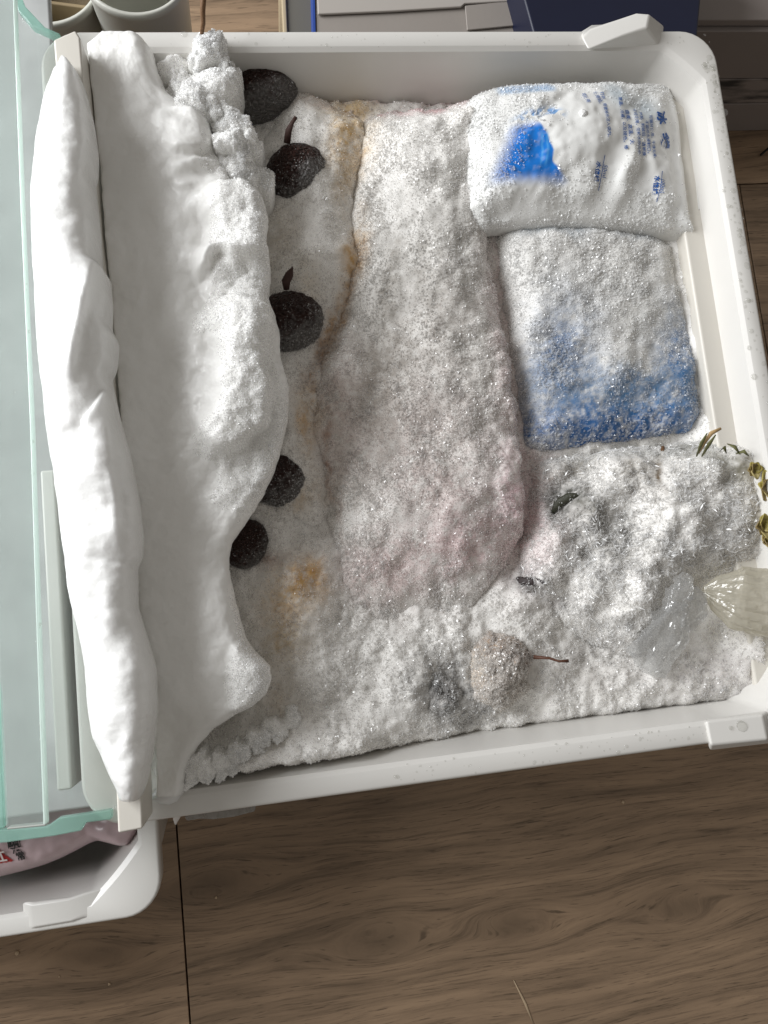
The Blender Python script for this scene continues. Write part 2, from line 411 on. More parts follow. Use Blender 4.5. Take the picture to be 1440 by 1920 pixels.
for k, (x, y, r) in enumerate([(32, 1787, .0017), (205, 1845, .0012), (111, 1831, .0008), (405, 1683, .0011), (1168, 1504, .0013)]):
    c = P(x, y, ZF + r * .6)
    me = bpy.data.meshes.new('crumb'); import bmesh
    bm = bmesh.new(); bmesh.ops.create_icosphere(bm, subdivisions=2, radius=r)
    for v in bm.verts: v.co *= 1 + 0.3 * math.sin(v.co.x * 3000 + k) * math.cos(v.co.y * 2500); v.co.z *= 0.6
    bm.to_mesh(me); bm.free()
    o = link('crumb', me, M['crumb']); o.location = c
    tag(o, ['pale crumb on the floor left of the plank seam, largest', 'tiny crumb on the floor just left of the plank seam', 'tiny faint crumb between the other two left crumbs', 'pale crumb right of the plank seam below the drawer rim', 'tiny clear speck on dark floor below the drawer grip'][k], 'crumb', 'crumbs on the floor')
tag(tube('scratch_mark', [P(963, 1838, ZF + .0006), P(975, 1862, ZF + .0006), P(985, 1882, ZF + .0006), P(1000, 1920, ZF + .0006)], [.0004, .0008, .0011, .0004], M['crumb'], flat=.3),
    'thin tan fibre lying on the floor at the bottom edge', 'fibre').name = 'fibre'

# ------------------------------------------------------------------ drawers
def ring(x0, x1, y0, y1, corner, rad, chamf=False, nside=10, nc=9):
    """closed outline, counter-clockwise, same count for every kind of corner"""
    pts = []
    cs = [((x1, y1), 0), ((x0, y1), 90), ((x0, y0), 180), ((x1, y0), 270)]
    for (cx, cy), a0 in cs:
        a0 = math.radians(a0)
        sx_ = -1 if cx == x1 else 1; sy_ = -1 if cy == y1 else 1
        ctr = (cx + sx_ * rad, cy + sy_ * rad)
        arc = [(ctr[0] + rad * math.cos(a0 + t * math.pi / 2), ctr[1] + rad * math.sin(a0 + t * math.pi / 2)) for t in np.linspace(0, 1, nc)]
        if chamf:
            p, q = np.array(arc[0]), np.array(arc[-1])
            lin = [tuple(p + (q - p) * t) for t in np.linspace(0, 1, nc)]
            arc = [tuple(np.array(l) * .86 + np.array(a) * .14) for l, a in zip(lin, arc)]
        pts.append(arc)
    out = []
    for k in range(4):
        out += pts[k]
        p, q = np.array(pts[k][-1]), np.array(pts[(k + 1) % 4][0])
        out += [tuple(p + (q - p) * t) for t in np.linspace(0, 1, nside + 2)[1:-1]]
    return np.array(out)
def loft(name, rings, mat, parent, cap=False):
    n = len(rings[0]); V = np.concatenate(rings); Fs = []
    for i in range(len(rings) - 1):
        for k in range(n):
            Fs.append((i * n + k, i * n + (k + 1) % n, (i + 1) * n + (k + 1) % n, (i + 1) * n + k))
    if cap: Fs.append(tuple((len(rings) - 1) * n + k for k in range(n)))
    return pymesh(name, V, Fs, mat, parent, sm=True)
def z3(r, z): return np.c_[r, np.full(len(r), z)]
def make_drawer(name, label, x0, x1, y0, y1, zr, depth, chamf, group):
    t = thing(name, label, 'drawer', group=group)
    RW = 0.0135; OR = 0.024
    def out(d, z, r=OR): return z3(ring(x0 + d, x1 - d, y0 + d, y1 - d, 0, max(r - d, .004)), z)
    def inn(d, z): return z3(ring(x0 + RW + d, x1 - RW - d, y0 + RW + d, y1 - RW - d, 0, chamf, True), z)
    b = 0.0022
    rr = [out(0.004, zr - 0.020), out(0.001, zr - 0.018), out(0, zr - b * 2)]
    for a in np.linspace(0, math.pi / 2, 5)[1:]: rr.append(out(b * (1 - math.cos(a)), zr - b + b * math.sin(a) - (b if a == 0 else 0)))
    for a in np.linspace(0, math.pi / 2, 5): rr.append(inn(-b * math.cos(a) * 1.2 + 0, zr - b * (1 - math.cos(a)) if False else zr - b * (1 - math.sin(math.pi / 2 - a)) ))
    loft('rim', rr, M['plastic'], t)
    lo_, hi = zr - depth, zr - b
    ww = [inn(0, hi), inn(0.0035, zr - 0.03), inn(0.008, zr - 0.08), inn(0.014, lo_ + 0.012), inn(0.018, lo_ + 0.004), inn(0.026, lo_)]
    loft('inner_wall', ww, M['plastic'], t, cap=True)
    oo = [out(0.004, zr - 0.020), out(0.009, zr - 0.022), out(0.012, zr - 0.08), out(0.018, lo_ - 0.003), out(0.024, lo_ - 0.005)]
    loft('outer_wall', oo, M['plastic'], t, cap=True)
    return t
UX0, UX1, UY0, UY1 = -0.22, 0.22, -0.2339, 0.2339
up = make_drawer('freezer_bin', 'open white plastic freezer drawer packed with frost and frozen food', UX0, UX1, UY0, UY1, 0.0, 0.15, 0.026, 'freezer drawers')
c = XY(306, 1712, -0.105)
lw = make_drawer('freezer_bin', 'lower white drawer corner at bottom left holding a pink bag', c[0] - 0.44, c[0], c[1], c[1] + 0.468, -0.105, 0.15, 0.034, 'freezer drawers')

def tab(parent, pts_lo, pts_hi, zl, zh, name='grip_tab'):
    """raised wedge on a rim; outlines in world xy, low ring then smaller high ring"""
    n = len(pts_lo)
    V = [(*p, zl) for p in pts_lo] + [(*p, z) for p, z in zip(pts_hi, zh)]
    Fs = [tuple(range(n, 2 * n))] + [(i, (i + 1) % n, n + (i + 1) % n, n + i) for i in range(n)] + [tuple(range(n))[::-1]]
    o = pymesh(name, V, Fs, M['plastic'], parent)
    import bmesh as bmm
    bm = bmm.new(); bm.from_mesh(o.data); bmm.ops.recalc_face_normals(bm, faces=bm.faces); bm.to_mesh(o.data); bm.free()
    return bevel(o, 0.0016)
# grip at the far right corner (rises above the rim and bulges outwards)
lo_ = [XY(*p, -0.003) for p in [(1086, 60), (1108, 92), (1200, 92), (1242, 92), (1246, 48), (1225, 44), (1110, 46)]]
hi_ = [XY(*p, 0.010) for p in [(1098, 56), (1110, 80), (1172, 64), (1212, 54), (1216, 30), (1190, 26), (1112, 42)]]
tab(up, lo_, hi_, -0.003, [.003, .003, .009, .011, .012, .011, .004])
lo_ = [XY(*p, -0.004) for p in [(1316, 1356), (1330, 1408), (1448, 1394), (1446, 1330), (1330, 1346)]]
hi_ = [XY(*p, 0.004) for p in [(1328, 1352), (1334, 1398), (1436, 1386), (1432, 1340), (1336, 1352)]]
tab(up, lo_, hi_, -0.004, [.0015, .003, .006, .003, .0015])
lo_ = [XY(*p, -0.108) for p in [(40, 1690), (44, 1748), (145, 1732), (205, 1716), (206, 1660), (130, 1680)]]
hi_ = [XY(*p, -0.104) for p in [(62, 1694), (66, 1736), (132, 1724), (156, 1716), (156, 1676), (130, 1684)]]
tab(lw, lo_, hi_, -0.108, [-.1035, -.1025, -.1025, -.1045, -.1045, -.1030])
# outer front panel, a little lower than the rim, seen right of it
fp = [(UX1 - .03, UY1 - 0.016)] + [(UX1 + .0105 - .012 + .012 * math.sin(a), UY1 - 0.022 - .012 + .012 * math.cos(a)) for a in np.linspace(0, math.pi / 2, 7)] + [(UX1 + .0135, UY0 + .02), (UX1 - .03, UY0 + .02)]
prism('front_panel', fp, -0.10, -0.022, M['trim'], up, 0.002)

# droplets standing on the rims
def droplets(name, pts, parent):
    bm = bmesh.new(); bmesh.ops.create_icosphere(bm, subdivisions=2, radius=1)
    V0 = np.array([v.co[:] for v in bm.verts]); F0 = np.array([[v.index for v in f.verts] for f in bm.faces]); bm.free()
    V = []; Fs = []
    for k, (x, y, z, r) in enumerate(pts):
        e = rng.uniform(.75, 1.5); a = rng.uniform(0, 3.1)
        q = V0 * np.array([r * e, r, r * .28]); q = np.c_[q[:, 0] * math.cos(a) - q[:, 1] * math.sin(a), q[:, 0] * math.sin(a) + q[:, 1] * math.cos(a), q[:, 2]]
        V.append(q + (x, y, z)); Fs.append(F0 + k * len(V0))
    me = raw_mesh(name, np.concatenate(V), np.concatenate(Fs), 3)
    return link(name, me, M['water'], parent, 'stuff')
dp = []
for _ in range(150):   # right rim, thick with drops
    y = UY1 - .02 - abs(rng.normal(0, 1)) * .12 if rng.random() < .8 else rng.uniform(UY0, UY1)
    if y < UY0 + .01: continue
    dp.append((UX1 - rng.beta(1.3, 2.2) * .0125 - .0008, y, 0.0, rng.choice([.0006, .0008, .0011, .0016, .0021], p=[.3, .3, .2, .13, .07])))
for _ in range(90):
    dp.append((rng.uniform(-.05, .2), UY0 + rng.uniform(.002, .012), 0.0, rng.choice([.0004, .0006, .001], p=[.5, .4, .1])))
for _ in range(60):
    dp.append((rng.uniform(-.15, .2), UY1 - rng.uniform(.002, .012), 0.0, rng.choice([.0004, .0006, .001], p=[.5, .4, .1])))
for x, y, r in [(1392, 1362, .0032), (1371, 1365, .0014), (1110, 75, .0014), (345, 62, .002), (480, 80, .0012)]:
    q = P(x, y, 0.004 if y > 1000 else 0.001); dp.append((q[0], q[1], .0035 if y > 1000 else 0, r))
droplets('water_droplets', dp, up)

# ------------------------------------------------------------------ frost height fields
class Field:
    """a frosted thing seen from above: outline (photo pixels on level z0), top height, edge rounding, colour fields"""
    def __init__(s, poly, z0, zb, R, bumps=(), noise=(), base=(.6, .6, .6), blobs=(), k=2, power=1.0, mottle=0.10, seed=0, edge_noise=5):
        s.poly = chaikin(poly, k); s.z0, s.zb, s.R = z0, zb, R
        s.bumps, s.noise, s.base, s.blobs, s.power, s.mottle, s.seed, s.en = bumps, noise, base, blobs, power, mottle, seed, edge_noise
        lo, hi = s.poly.min(0) - 24, s.poly.max(0) + 24
        st = 5.0
        s.gx = np.arange(lo[0], hi[0] + st, st); s.gy = np.arange(lo[1], hi[1] + st, st); s.st = st
        X, Y = np.meshgrid(s.gx, s.gy)
        s.S = sdf(s.poly, X, Y)
    def sd(s, x, y):
        u = np.clip((x - s.gx[0]) / s.st, 0, len(s.gx) - 1.001); v = np.clip((y - s.gy[0]) / s.st, 0, len(s.gy) - 1.001)
        i, j = u.astype(int), v.astype(int); fx, fy = u - i, v - j
        S = s.S
        d = S[j, i] * (1 - fx) * (1 - fy) + S[j, i + 1] * fx * (1 - fy) + S[j + 1, i] * (1 - fx) * fy + S[j + 1, i + 1] * fx * fy
        if s.en: d = d + s.en * fbm(x, y, 26, 3, s.seed + 90)
        return d
    def z(s, x, y):
        t = np.clip(s.sd(x, y) / (s.R(x, y) if callable(s.R) else s.R), 0, 1)
        pr = np.sqrt(1 - (1 - t) ** 2) ** s.power
        zt = np.full(np.shape(x), float(s.z0))
        for b in s.bumps: zt = zt + b[5] * gauss(x, y, *b[:5])
        for sc_, am, oc in s.noise: zt = zt + am * fbm(x, y, sc_, oc, s.seed) 
        return s.zb + (zt - s.zb) * pr
    def color(s, x, y):
        c = np.empty((len(x), 3)); c[:] = s.base
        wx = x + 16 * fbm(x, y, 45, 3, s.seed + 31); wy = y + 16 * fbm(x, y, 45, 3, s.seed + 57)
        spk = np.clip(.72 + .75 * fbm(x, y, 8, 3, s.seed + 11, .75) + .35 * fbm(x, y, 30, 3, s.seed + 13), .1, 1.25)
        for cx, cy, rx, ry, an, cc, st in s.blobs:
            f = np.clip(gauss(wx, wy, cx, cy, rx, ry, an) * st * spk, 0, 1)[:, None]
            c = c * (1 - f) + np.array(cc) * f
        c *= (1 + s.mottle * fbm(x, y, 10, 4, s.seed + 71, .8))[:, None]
        return np.clip(c, 0, .95)
    def mesh(s, name, mat, parent=None, step=2.6, kind=None):
        x = np.arange(s.gx[0], s.gx[-1], step); y = np.arange(s.gy[0], s.gy[-1], step)
        X, Y = np.meshgrid(x, y); d = s.sd(X, Y); ny, nx = X.shape
        gy_, gx_ = np.gradient(d, step); gl = np.sqrt(gx_ ** 2 + gy_ ** 2) + 1e-6
        ins = d > 0
        cell = ins[:-1, :-1] | ins[1:, :-1] | ins[:-1, 1:] | ins[1:, 1:]
        out = ~ins
        mv = np.clip(-d, 0, step * 1.5)
        X = np.where(out, X + mv * gx_ / gl, X); Y = np.where(out, Y + mv * gy_ / gl, Y)
        idx = np.arange(ny * nx).reshape(ny, nx)
        q = np.stack([idx[1:, :-1], idx[1:, 1:], idx[:-1, 1:], idx[:-1, :-1]], -1)[cell]
        us, inv = np.unique(q, return_inverse=True)
        fx, fy = X.ravel()[us], Y.ravel()[us]
        z = s.z(fx, fy); z = np.where(out.ravel()[us], s.zb, z)
        V = np.c_[XY(fx, fy, s.z0), z]
        me = raw_mesh(name, V, inv.reshape(-1, 4), 4, s.color(fx, fy))
        return link(name, me, mat, parent, kind)
    def scatter(s, n, dens=None, inset=0):
        lo, hi = s.poly.min(0), s.poly.max(0)
        x = rng.uniform(lo[0], hi[0], n); y = rng.uniform(lo[1], hi[1], n)
        k = s.sd(x, y) > inset; x, y = x[k], y[k]
        if dens is not None:
            k = rng.random(len(x)) < dens(x, y); x, y = x[k], y[k]
        return x, y
    def fringe(s, n, size, parent, keep=None, band=9):
        lo, hi = s.poly.min(0), s.poly.max(0)
        x = rng.uniform(lo[0] - 4, hi[0] + 4, n); y = rng.uniform(lo[1] - 4, hi[1] + 4, n); d = s.sd(x, y)
        k = (d > 1) & (d < band * np.clip(1 + 1.2 * fbm(x, y, 30, 2, s.seed + 6), .2, 2.2))
        if keep is not None: k &= keep(x, y)
        x, y = x[k], y[k]; L = rng.uniform(size[0], size[1], len(x))
        c = np.full((len(x), 3), .975) * .8 + s.color(x, y) * .2
        return shards('frost_fringe', np.c_[XY(x, y, s.z0), s.z(x, y) + .3 * L], L, c, parent, (.14, .4))
    def crystals(s, n, size, dens=None, white=(.985, .988, .99), mix=.22, parent=None, lift=.12, inset=-1, name='frost_crystals'):
        x, y = s.scatter(n, dens, inset)
        base = s.color(x, y)
        c = np.array(white) * (1 - mix) + base * mix
        c *= rng.uniform(.90, 1.04, (len(x), 1))
        L = size[0] * (size[1] / size[0]) ** rng.random(len(x)) * np.clip(1.05 + .9 * fbm(x, y, 46, 3, s.seed + 3), .55, 1.7)
        p = np.c_[XY(x, y, s.z0), s.z(x, y) + L * lift]
        return shards(name, p, L, np.clip(c, 0, .99), parent)
def shards(name, p, L, c, parent=None, fat=(.28, .62)):
    n = len(p)
    ax = rng.normal(size=(n, 3)); ax[:, 2] = np.abs(ax[:, 2]) * .9 + .1; ax /= np.linalg.norm(ax, axis=1)[:, None]
    r = rng.normal(size=(n, 3)); u = np.cross(ax, r); u /= np.linalg.norm(u, axis=1)[:, None] + 1e-9; v = np.cross(ax, u)
    wd = (L * rng.uniform(fat[0], fat[1], n))[:, None]; Lh = (L * .5)[:, None]
    sh = rng.uniform(-.5, .5, n)[:, None]
    V = np.empty((n, 5, 3))
    V[:, 0] = p + ax * Lh; V[:, 1] = p - ax * Lh
    for k in range(3):
        a = 2.0944 * k + rng.uniform(-.5, .5, n)[:, None]
        V[:, 2 + k] = p + ax * Lh * sh + wd * (u * np.cos(a) + v * np.sin(a))
    f = np.array([[0, 2, 3], [0, 3, 4], [0, 4, 2], [1, 3, 2], [1, 4, 3], [1, 2, 4]])
    Fs = (f[None] + (np.arange(n) * 5)[:, None, None]).reshape(-1, 3)
    me = raw_mesh(name, V.reshape(-1, 3), Fs, 3, np.repeat(c, 5, 0), smooth_shade=False)
    return link(name, me, M['crystal'], parent, 'stuff')

SNOW = (.83, .815, .79)
STAINS = [
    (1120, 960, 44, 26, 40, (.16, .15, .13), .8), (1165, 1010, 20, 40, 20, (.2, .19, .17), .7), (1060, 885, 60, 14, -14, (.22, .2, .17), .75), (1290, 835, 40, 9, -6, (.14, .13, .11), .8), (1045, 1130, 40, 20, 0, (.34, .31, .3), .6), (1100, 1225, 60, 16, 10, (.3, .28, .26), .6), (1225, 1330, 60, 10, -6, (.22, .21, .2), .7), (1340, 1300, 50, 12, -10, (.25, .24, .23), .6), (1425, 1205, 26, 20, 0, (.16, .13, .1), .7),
    # pink bleed
    (770, 172, 140, 16, 0, (.72, .40, .42), .75), (960, 620, 34, 260, -7, (.74, .58, .58), .7), (975, 930, 60, 120, 0, (.72, .53, .56), .75), (850, 1030, 150, 60, -8, (.70, .53, .53), .7), (720, 1080, 90, 60, 0, (.68, .54, .52), .6), (640, 760, 40, 130, 0, (.66, .54, .51), .6), (760, 820, 120, 120, 0, (.68, .57, .54), .5),
    # grey-brown things showing through
    (800, 470, 70, 110, 10, (.30, .28, .25), .62), (735, 500, 16, 110, 12, (.26, .23, .19), .55), (785, 640, 130, 100, 0, (.38, .345, .31), .6), (870, 560, 70, 90, 0, (.44, .40, .37), .5), (850, 790, 120, 90, 0, (.44, .38, .35), .5), (820, 920, 80, 50, 0, (.38, .27, .25), .55), (870, 985, 50, 46, 0, (.42, .26, .26), .5), (720, 720, 50, 120, 0, (.48, .43, .38), .5),
    # amber juice
    (655, 250, 32, 66, 12, (.66, .43, .15), .85), (640, 190, 60, 30, 20, (.66, .52, .32), .5), (648, 345, 16, 46, 10, (.46, .30, .11), .6), (666, 470, 17, 70, 12, (.58, .34, .09), .85), (634, 590, 12, 70, 20, (.46, .26, .09), .85), (604, 660, 14, 40, 30, (.34, .18, .08), .7), (585, 725, 12, 34, -25, (.36, .19, .09), .7), (578, 790, 20, 60, 0, (.62, .40, .17), .65), (622, 850, 5, 110, -6, (.36, .2, .13), .6), (560, 930, 60, 26, -20, (.56, .42, .26), .55), (520, 440, 50, 70, 0, (.55, .49, .41), .55), (575, 560, 30, 60, 0, (.62, .54, .42), .5),
    (572, 1085, 26, 34, 20, (.66, .36, .07), .85), (545, 1120, 48, 48, 0, (.60, .37, .12), .8), (530, 1200, 34, 34, 0, (.46, .31, .12), .7), (500, 1050, 40, 14, 10, (.36, .22, .16), .6), (520, 1300, 30, 70, 10, (.52, .43, .32), .5),
    # dark lumps and gaps low in the heap
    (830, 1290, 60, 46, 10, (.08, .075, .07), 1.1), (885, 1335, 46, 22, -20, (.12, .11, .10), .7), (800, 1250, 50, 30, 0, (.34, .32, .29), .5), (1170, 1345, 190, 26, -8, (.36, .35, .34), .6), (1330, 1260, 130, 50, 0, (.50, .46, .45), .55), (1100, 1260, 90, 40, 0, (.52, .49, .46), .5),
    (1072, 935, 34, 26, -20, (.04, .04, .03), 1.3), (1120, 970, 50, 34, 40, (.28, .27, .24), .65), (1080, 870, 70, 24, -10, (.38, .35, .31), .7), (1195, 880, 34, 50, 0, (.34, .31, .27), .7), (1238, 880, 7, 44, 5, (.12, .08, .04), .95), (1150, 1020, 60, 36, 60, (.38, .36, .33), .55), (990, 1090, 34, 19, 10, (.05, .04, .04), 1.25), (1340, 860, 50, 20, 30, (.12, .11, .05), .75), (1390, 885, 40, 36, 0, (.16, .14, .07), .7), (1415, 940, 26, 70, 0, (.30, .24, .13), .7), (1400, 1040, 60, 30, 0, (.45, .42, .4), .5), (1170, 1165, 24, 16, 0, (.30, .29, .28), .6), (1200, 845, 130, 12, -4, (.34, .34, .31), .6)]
MM = 0.001
# --- loose frost filling the drawer
bz = -0.040
bx = [UX0 + .014, UX1 - .0150]; by = [UY0 + .0150, UY1 - .0165]
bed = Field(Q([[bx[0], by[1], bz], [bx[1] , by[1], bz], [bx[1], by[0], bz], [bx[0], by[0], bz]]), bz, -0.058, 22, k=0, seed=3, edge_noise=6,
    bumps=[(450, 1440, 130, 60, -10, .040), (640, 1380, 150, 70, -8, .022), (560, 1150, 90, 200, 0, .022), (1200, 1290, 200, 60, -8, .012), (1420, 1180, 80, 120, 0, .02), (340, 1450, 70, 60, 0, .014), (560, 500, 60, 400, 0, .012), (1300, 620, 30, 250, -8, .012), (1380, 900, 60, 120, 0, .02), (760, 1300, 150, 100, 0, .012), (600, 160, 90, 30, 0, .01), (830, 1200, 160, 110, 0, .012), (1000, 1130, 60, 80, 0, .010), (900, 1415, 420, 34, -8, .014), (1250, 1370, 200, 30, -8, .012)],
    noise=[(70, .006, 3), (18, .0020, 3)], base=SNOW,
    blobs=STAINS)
bo = bed.mesh('frost_bed', M['frost'], None, 3.4, 'stuff'); bo['label'] = 'loose white frost filling the open drawer'; bo['category'] = 'frost'

# --- long pale bag with amber juice, left of the package
amber = Field([(520, 150), (560, 130), (640, 165), (690, 200), (700, 260), (670, 350), (672, 420), (690, 460), (668, 540), (640, 610), (600, 690), (600, 780), (625, 860), (640, 960), (600, 1010), (540, 1010), (500, 960), (470, 800), (470, 500), (480, 250)], -0.023, -0.046, 120, seed=11, edge_noise=12,
    bumps=[(640, 260, 60, 110, 10, .008), (600, 480, 70, 60, 0, .008), (600, 620, 40, 60, 0, -.006), (560, 860, 60, 90, 0, .004)], noise=[(80, .007, 3), (30, .0012, 2)], base=SNOW,
    blobs=STAINS)
t = thing('frozen_bag', 'pale lumpy frosted bag with amber juice stains beside the dark fruit', 'food bag')
amber.mesh('bag_surface', M['frost'], t)
amber.crystals(30000, (.5 * MM, 1.4 * MM), lambda x, y: .75 - .5 * gauss(x, y, 655, 470, 26, 90, 14) - .4 * gauss(x, y, 632, 590, 20, 80, 20), parent=t, mix=.75, name='frost_crystals')

# --- big frosted package in the middle
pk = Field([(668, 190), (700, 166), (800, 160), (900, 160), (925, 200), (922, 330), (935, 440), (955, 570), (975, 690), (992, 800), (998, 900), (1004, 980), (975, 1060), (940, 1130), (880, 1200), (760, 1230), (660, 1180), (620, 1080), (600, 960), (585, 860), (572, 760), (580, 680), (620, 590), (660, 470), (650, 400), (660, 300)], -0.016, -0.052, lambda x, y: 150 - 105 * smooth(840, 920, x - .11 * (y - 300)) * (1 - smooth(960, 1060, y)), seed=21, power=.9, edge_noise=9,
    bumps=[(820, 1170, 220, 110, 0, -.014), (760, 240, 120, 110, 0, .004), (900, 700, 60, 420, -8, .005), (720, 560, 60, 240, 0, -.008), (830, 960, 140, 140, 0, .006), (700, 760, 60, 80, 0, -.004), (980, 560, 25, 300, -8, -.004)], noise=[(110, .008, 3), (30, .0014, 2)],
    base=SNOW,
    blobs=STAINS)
t = thing('frozen_package', 'large pinkish grey frost covered package filling the middle of the drawer', 'food package')
pk.mesh('package_surface', M['frost'], t)
pk.crystals(105000, (.6 * MM, 1.7 * MM), lambda x, y: np.clip(.92 - .5 * gauss(x, y, 790, 480, 80, 130, 10) - .42 * gauss(x, y, 790, 650, 130, 110) - .3 * gauss(x, y, 830, 900, 120, 120) - .3 * gauss(x, y, 730, 500, 25, 130, 12), .2, 1), parent=t, mix=.72)

pk.fringe(60000, (1.0 * MM, 2.4 * MM), t, lambda x, y: (x > 860) | (y < 200), 10)

# --- second ice pack (below the white one)
p2 = Field([(930, 395), (1100, 400), (1268, 425), (1285, 500), (1312, 600), (1330, 700), (1335, 800), (1250, 815), (1100, 835), (995, 845), (985, 760), (965, 640), (945, 520)], -0.027, -0.055, 60, seed=31, k=1, power=.7,
    bumps=[(1120, 600, 130, 160, 0, .008), (1080, 480, 80, 60, 0, .003)], noise=[(90, .005, 3), (24, .0012, 2)], base=(.74, .73, .71),
    blobs=[(1160, 795, 260, 56, -4, (.015, .10, .30), 1.25), (1055, 670, 60, 100, 5, (.10, .19, .36), .9), (1290, 690, 60, 110, -8, (.05, .16, .36), 1.0), (1180, 735, 170, 45, 0, (.08, .20, .38), .85), (1010, 425, 80, 16, 3, (.15, .27, .40), .7), (1215, 440, 60, 14, 6, (.2, .28, .38), .5), (1180, 560, 90, 90, 0, (.50, .49, .46), .5)], mottle=.22)
t = thing('ice_pack', 'ice pack under heavy frost with blue print at its lower end', 'ice pack', group='gel ice packs')
p2.mesh('pouch', M['frost'], t)
p2.crystals(34000, (.7 * MM, 2.0 * MM), lambda x, y: np.clip(.95 - .62 * gauss(x, y, 1160, 795, 260, 50, -4) - .4 * gauss(x, y, 1180, 710, 180, 60), .2, 1), parent=t, mix=.45)

p2.fringe(30000, (1.2 * MM, 2.8 * MM), t)

# --- white ice pack with print, on top
Z1 = -0.004
p1 = Field([(880, 165), (935, 145), (1050, 140), (1180, 138), (1270, 134), (1284, 160), (1300, 270), (1308, 390), (1326, 422), (1290, 420), (1180, 412), (1060, 408), (935, 404), (915, 420), (880, 404), (868, 300), (868, 210)], Z1 - .006, -0.036, lambda x, y: 60 + 10 * smooth(1150, 1280, x), seed=41, k=1, power=.5, edge_noise=1.0,
    bumps=[(1085, 250, 120, 90, 0, .012), (1170, 330, 16, 60, 15, .0035), (1130, 340, 25, 60, 20, -.002), (1230, 330, 12, 90, -22, .0022), (950, 300, 60, 80, 0, .005), (940, 395, 40, 14, 0, -.006), (1030, 210, 10, 60, 50, -.0015), (1270, 280, 12, 140, -5, -.003), (1100, 390, 150, 16, 2, -.003)],
    noise=[(120, .0035, 3), (46, .0022, 3)], base=(.76, .76, .745), mottle=.03)
_basecolor = p1.color
def p1color(x, y):
    c = _basecolor(x, y)
    wx = x + 2 * fbm(x, y, 16, 3, 5); wy = y + 2 * fbm(x, y, 16, 3, 9)
    blue = np.array([.007, .17, .60]); sky = np.array([.10, .38, .72])
    # wave shaped blue print: a rounded wedge that leans right and fades downwards
    xr = 990 + 38 * np.sqrt(np.clip((wy - 238) / 60., 0, 1)) + 22 * smooth(312, 352, wy); xl = 962 - (wy - 240) * .38
    m = smooth(xl - 20, xl + 22, wx) * (1 - smooth(xr - 1.5, xr + 1.5 + 16 * smooth(315, 350, wy), wx)) * smooth(236, 256, wy) * (1 - smooth(330, 362, wy))
    m = m * np.clip(1.05 + .35 * fbm(x, y, 10, 3, 61), 0, 1)
    c = c * (1 - m[:, None]) + blue * m[:, None]
    for off in (8, 17):
        ln = np.exp(-((wx - (1026 - off - (wy - 290) ** 2 / 420.)) / 1.8) ** 2) * smooth(258, 270, wy) * (1 - smooth(315, 328, wy)) * .6
        c = c * (1 - ln[:, None]) + sky * ln[:, None]
    m = smooth(925, 945, wx) * (1 - smooth(1030, 1044, wx)) * smooth(150, 158, wy) * (1 - smooth(172, 186, wy)) * .6
    c = c * (1 - m[:, None]) + np.array([.12, .33, .62]) * m[:, None]
    m = np.clip(gauss(wx, wy, 1030, 226, 16, 8, 20) * 1.2 + gauss(wx, wy, 990, 228, 26, 8, -15), 0, 1) * (fbm(x, y, 7, 2, 77) > -.05) * .8
    c = c * (1 - m[:, None]) + np.array([.04, .26, .62]) * m[:, None]
    m = gauss(wx, wy, 1150, 185, 30, 22, 60) * .5 + gauss(wx, wy, 1205, 210, 26, 30, 0) * .45
    c = c * (1 - m[:, None]) + np.array([.25, .36, .45]) * m[:, None]
    return np.clip(c, 0, .95)
p1.color = p1color
t1 = thing('ice_pack', 'white plastic ice pack with blue wave print and blue writing, on top', 'ice pack', group='gel ice packs')
pouch1 = p1.mesh('pouch', M['packfilm'], t1, 2.0)
for a, b, wd, z in ((6, 0, 15, -.0215), (11, 6, 11, -.0245)):
    e = np.array([(1268, 146), (1280, 200), (1291, 270), (1299, 340), (1304, 392)], float) + (a, b)
    prism('sealed_edge', [XY(q[0], q[1], z) for q in e] + [XY(q[0] + wd, q[1] + 3, z) for q in e[::-1]], z - .0006, z, M['film_white'], t1)
def d1(x, y):
    d = .98 * (1 - smooth(935, 1000, x + .35 * (y - 300) + 14 * fbm(x, y, 30, 3, 14))) + .9 * (1 - smooth(158, 196, y + .12 * (1120 - x) * (x < 1120) + 12 * fbm(x, y, 40, 2, 8)))
    d = np.maximum(d, .55 * smooth(340, 390, y + 20 * fbm(x, y, 40, 2, 4)) * (1 - .6 * smooth(1240, 1290, x)))
    d = np.maximum(d, .4 * gauss(x, y, 1170, 345, 20, 50, 15)); d = np.maximum(d, .4 * gauss(x, y, 1190, 190, 50, 20)); d = np.maximum(d, .35 * gauss(x, y, 1060, 340, 40, 24))
    d = np.maximum(d, .55 * gauss(x, y, 985, 225, 40, 26))
    d = d * (1 - .8 * gauss(x, y, 1010, 310, 34, 40)) * (1 - .9 * gauss(x, y, 1235, 255, 22, 50))
    return np.clip(d, .012, 1)
p1.crystals(20000, (.6 * MM, 1.9 * MM), d1, parent=t1, mix=.3)
p1.fringe(26000, (1.0 * MM, 2.8 * MM), t1, lambda x, y: ((y < 200) & (x < 1260)) | (x < 930) | ((y > 380) & (x < 1270)), 9)
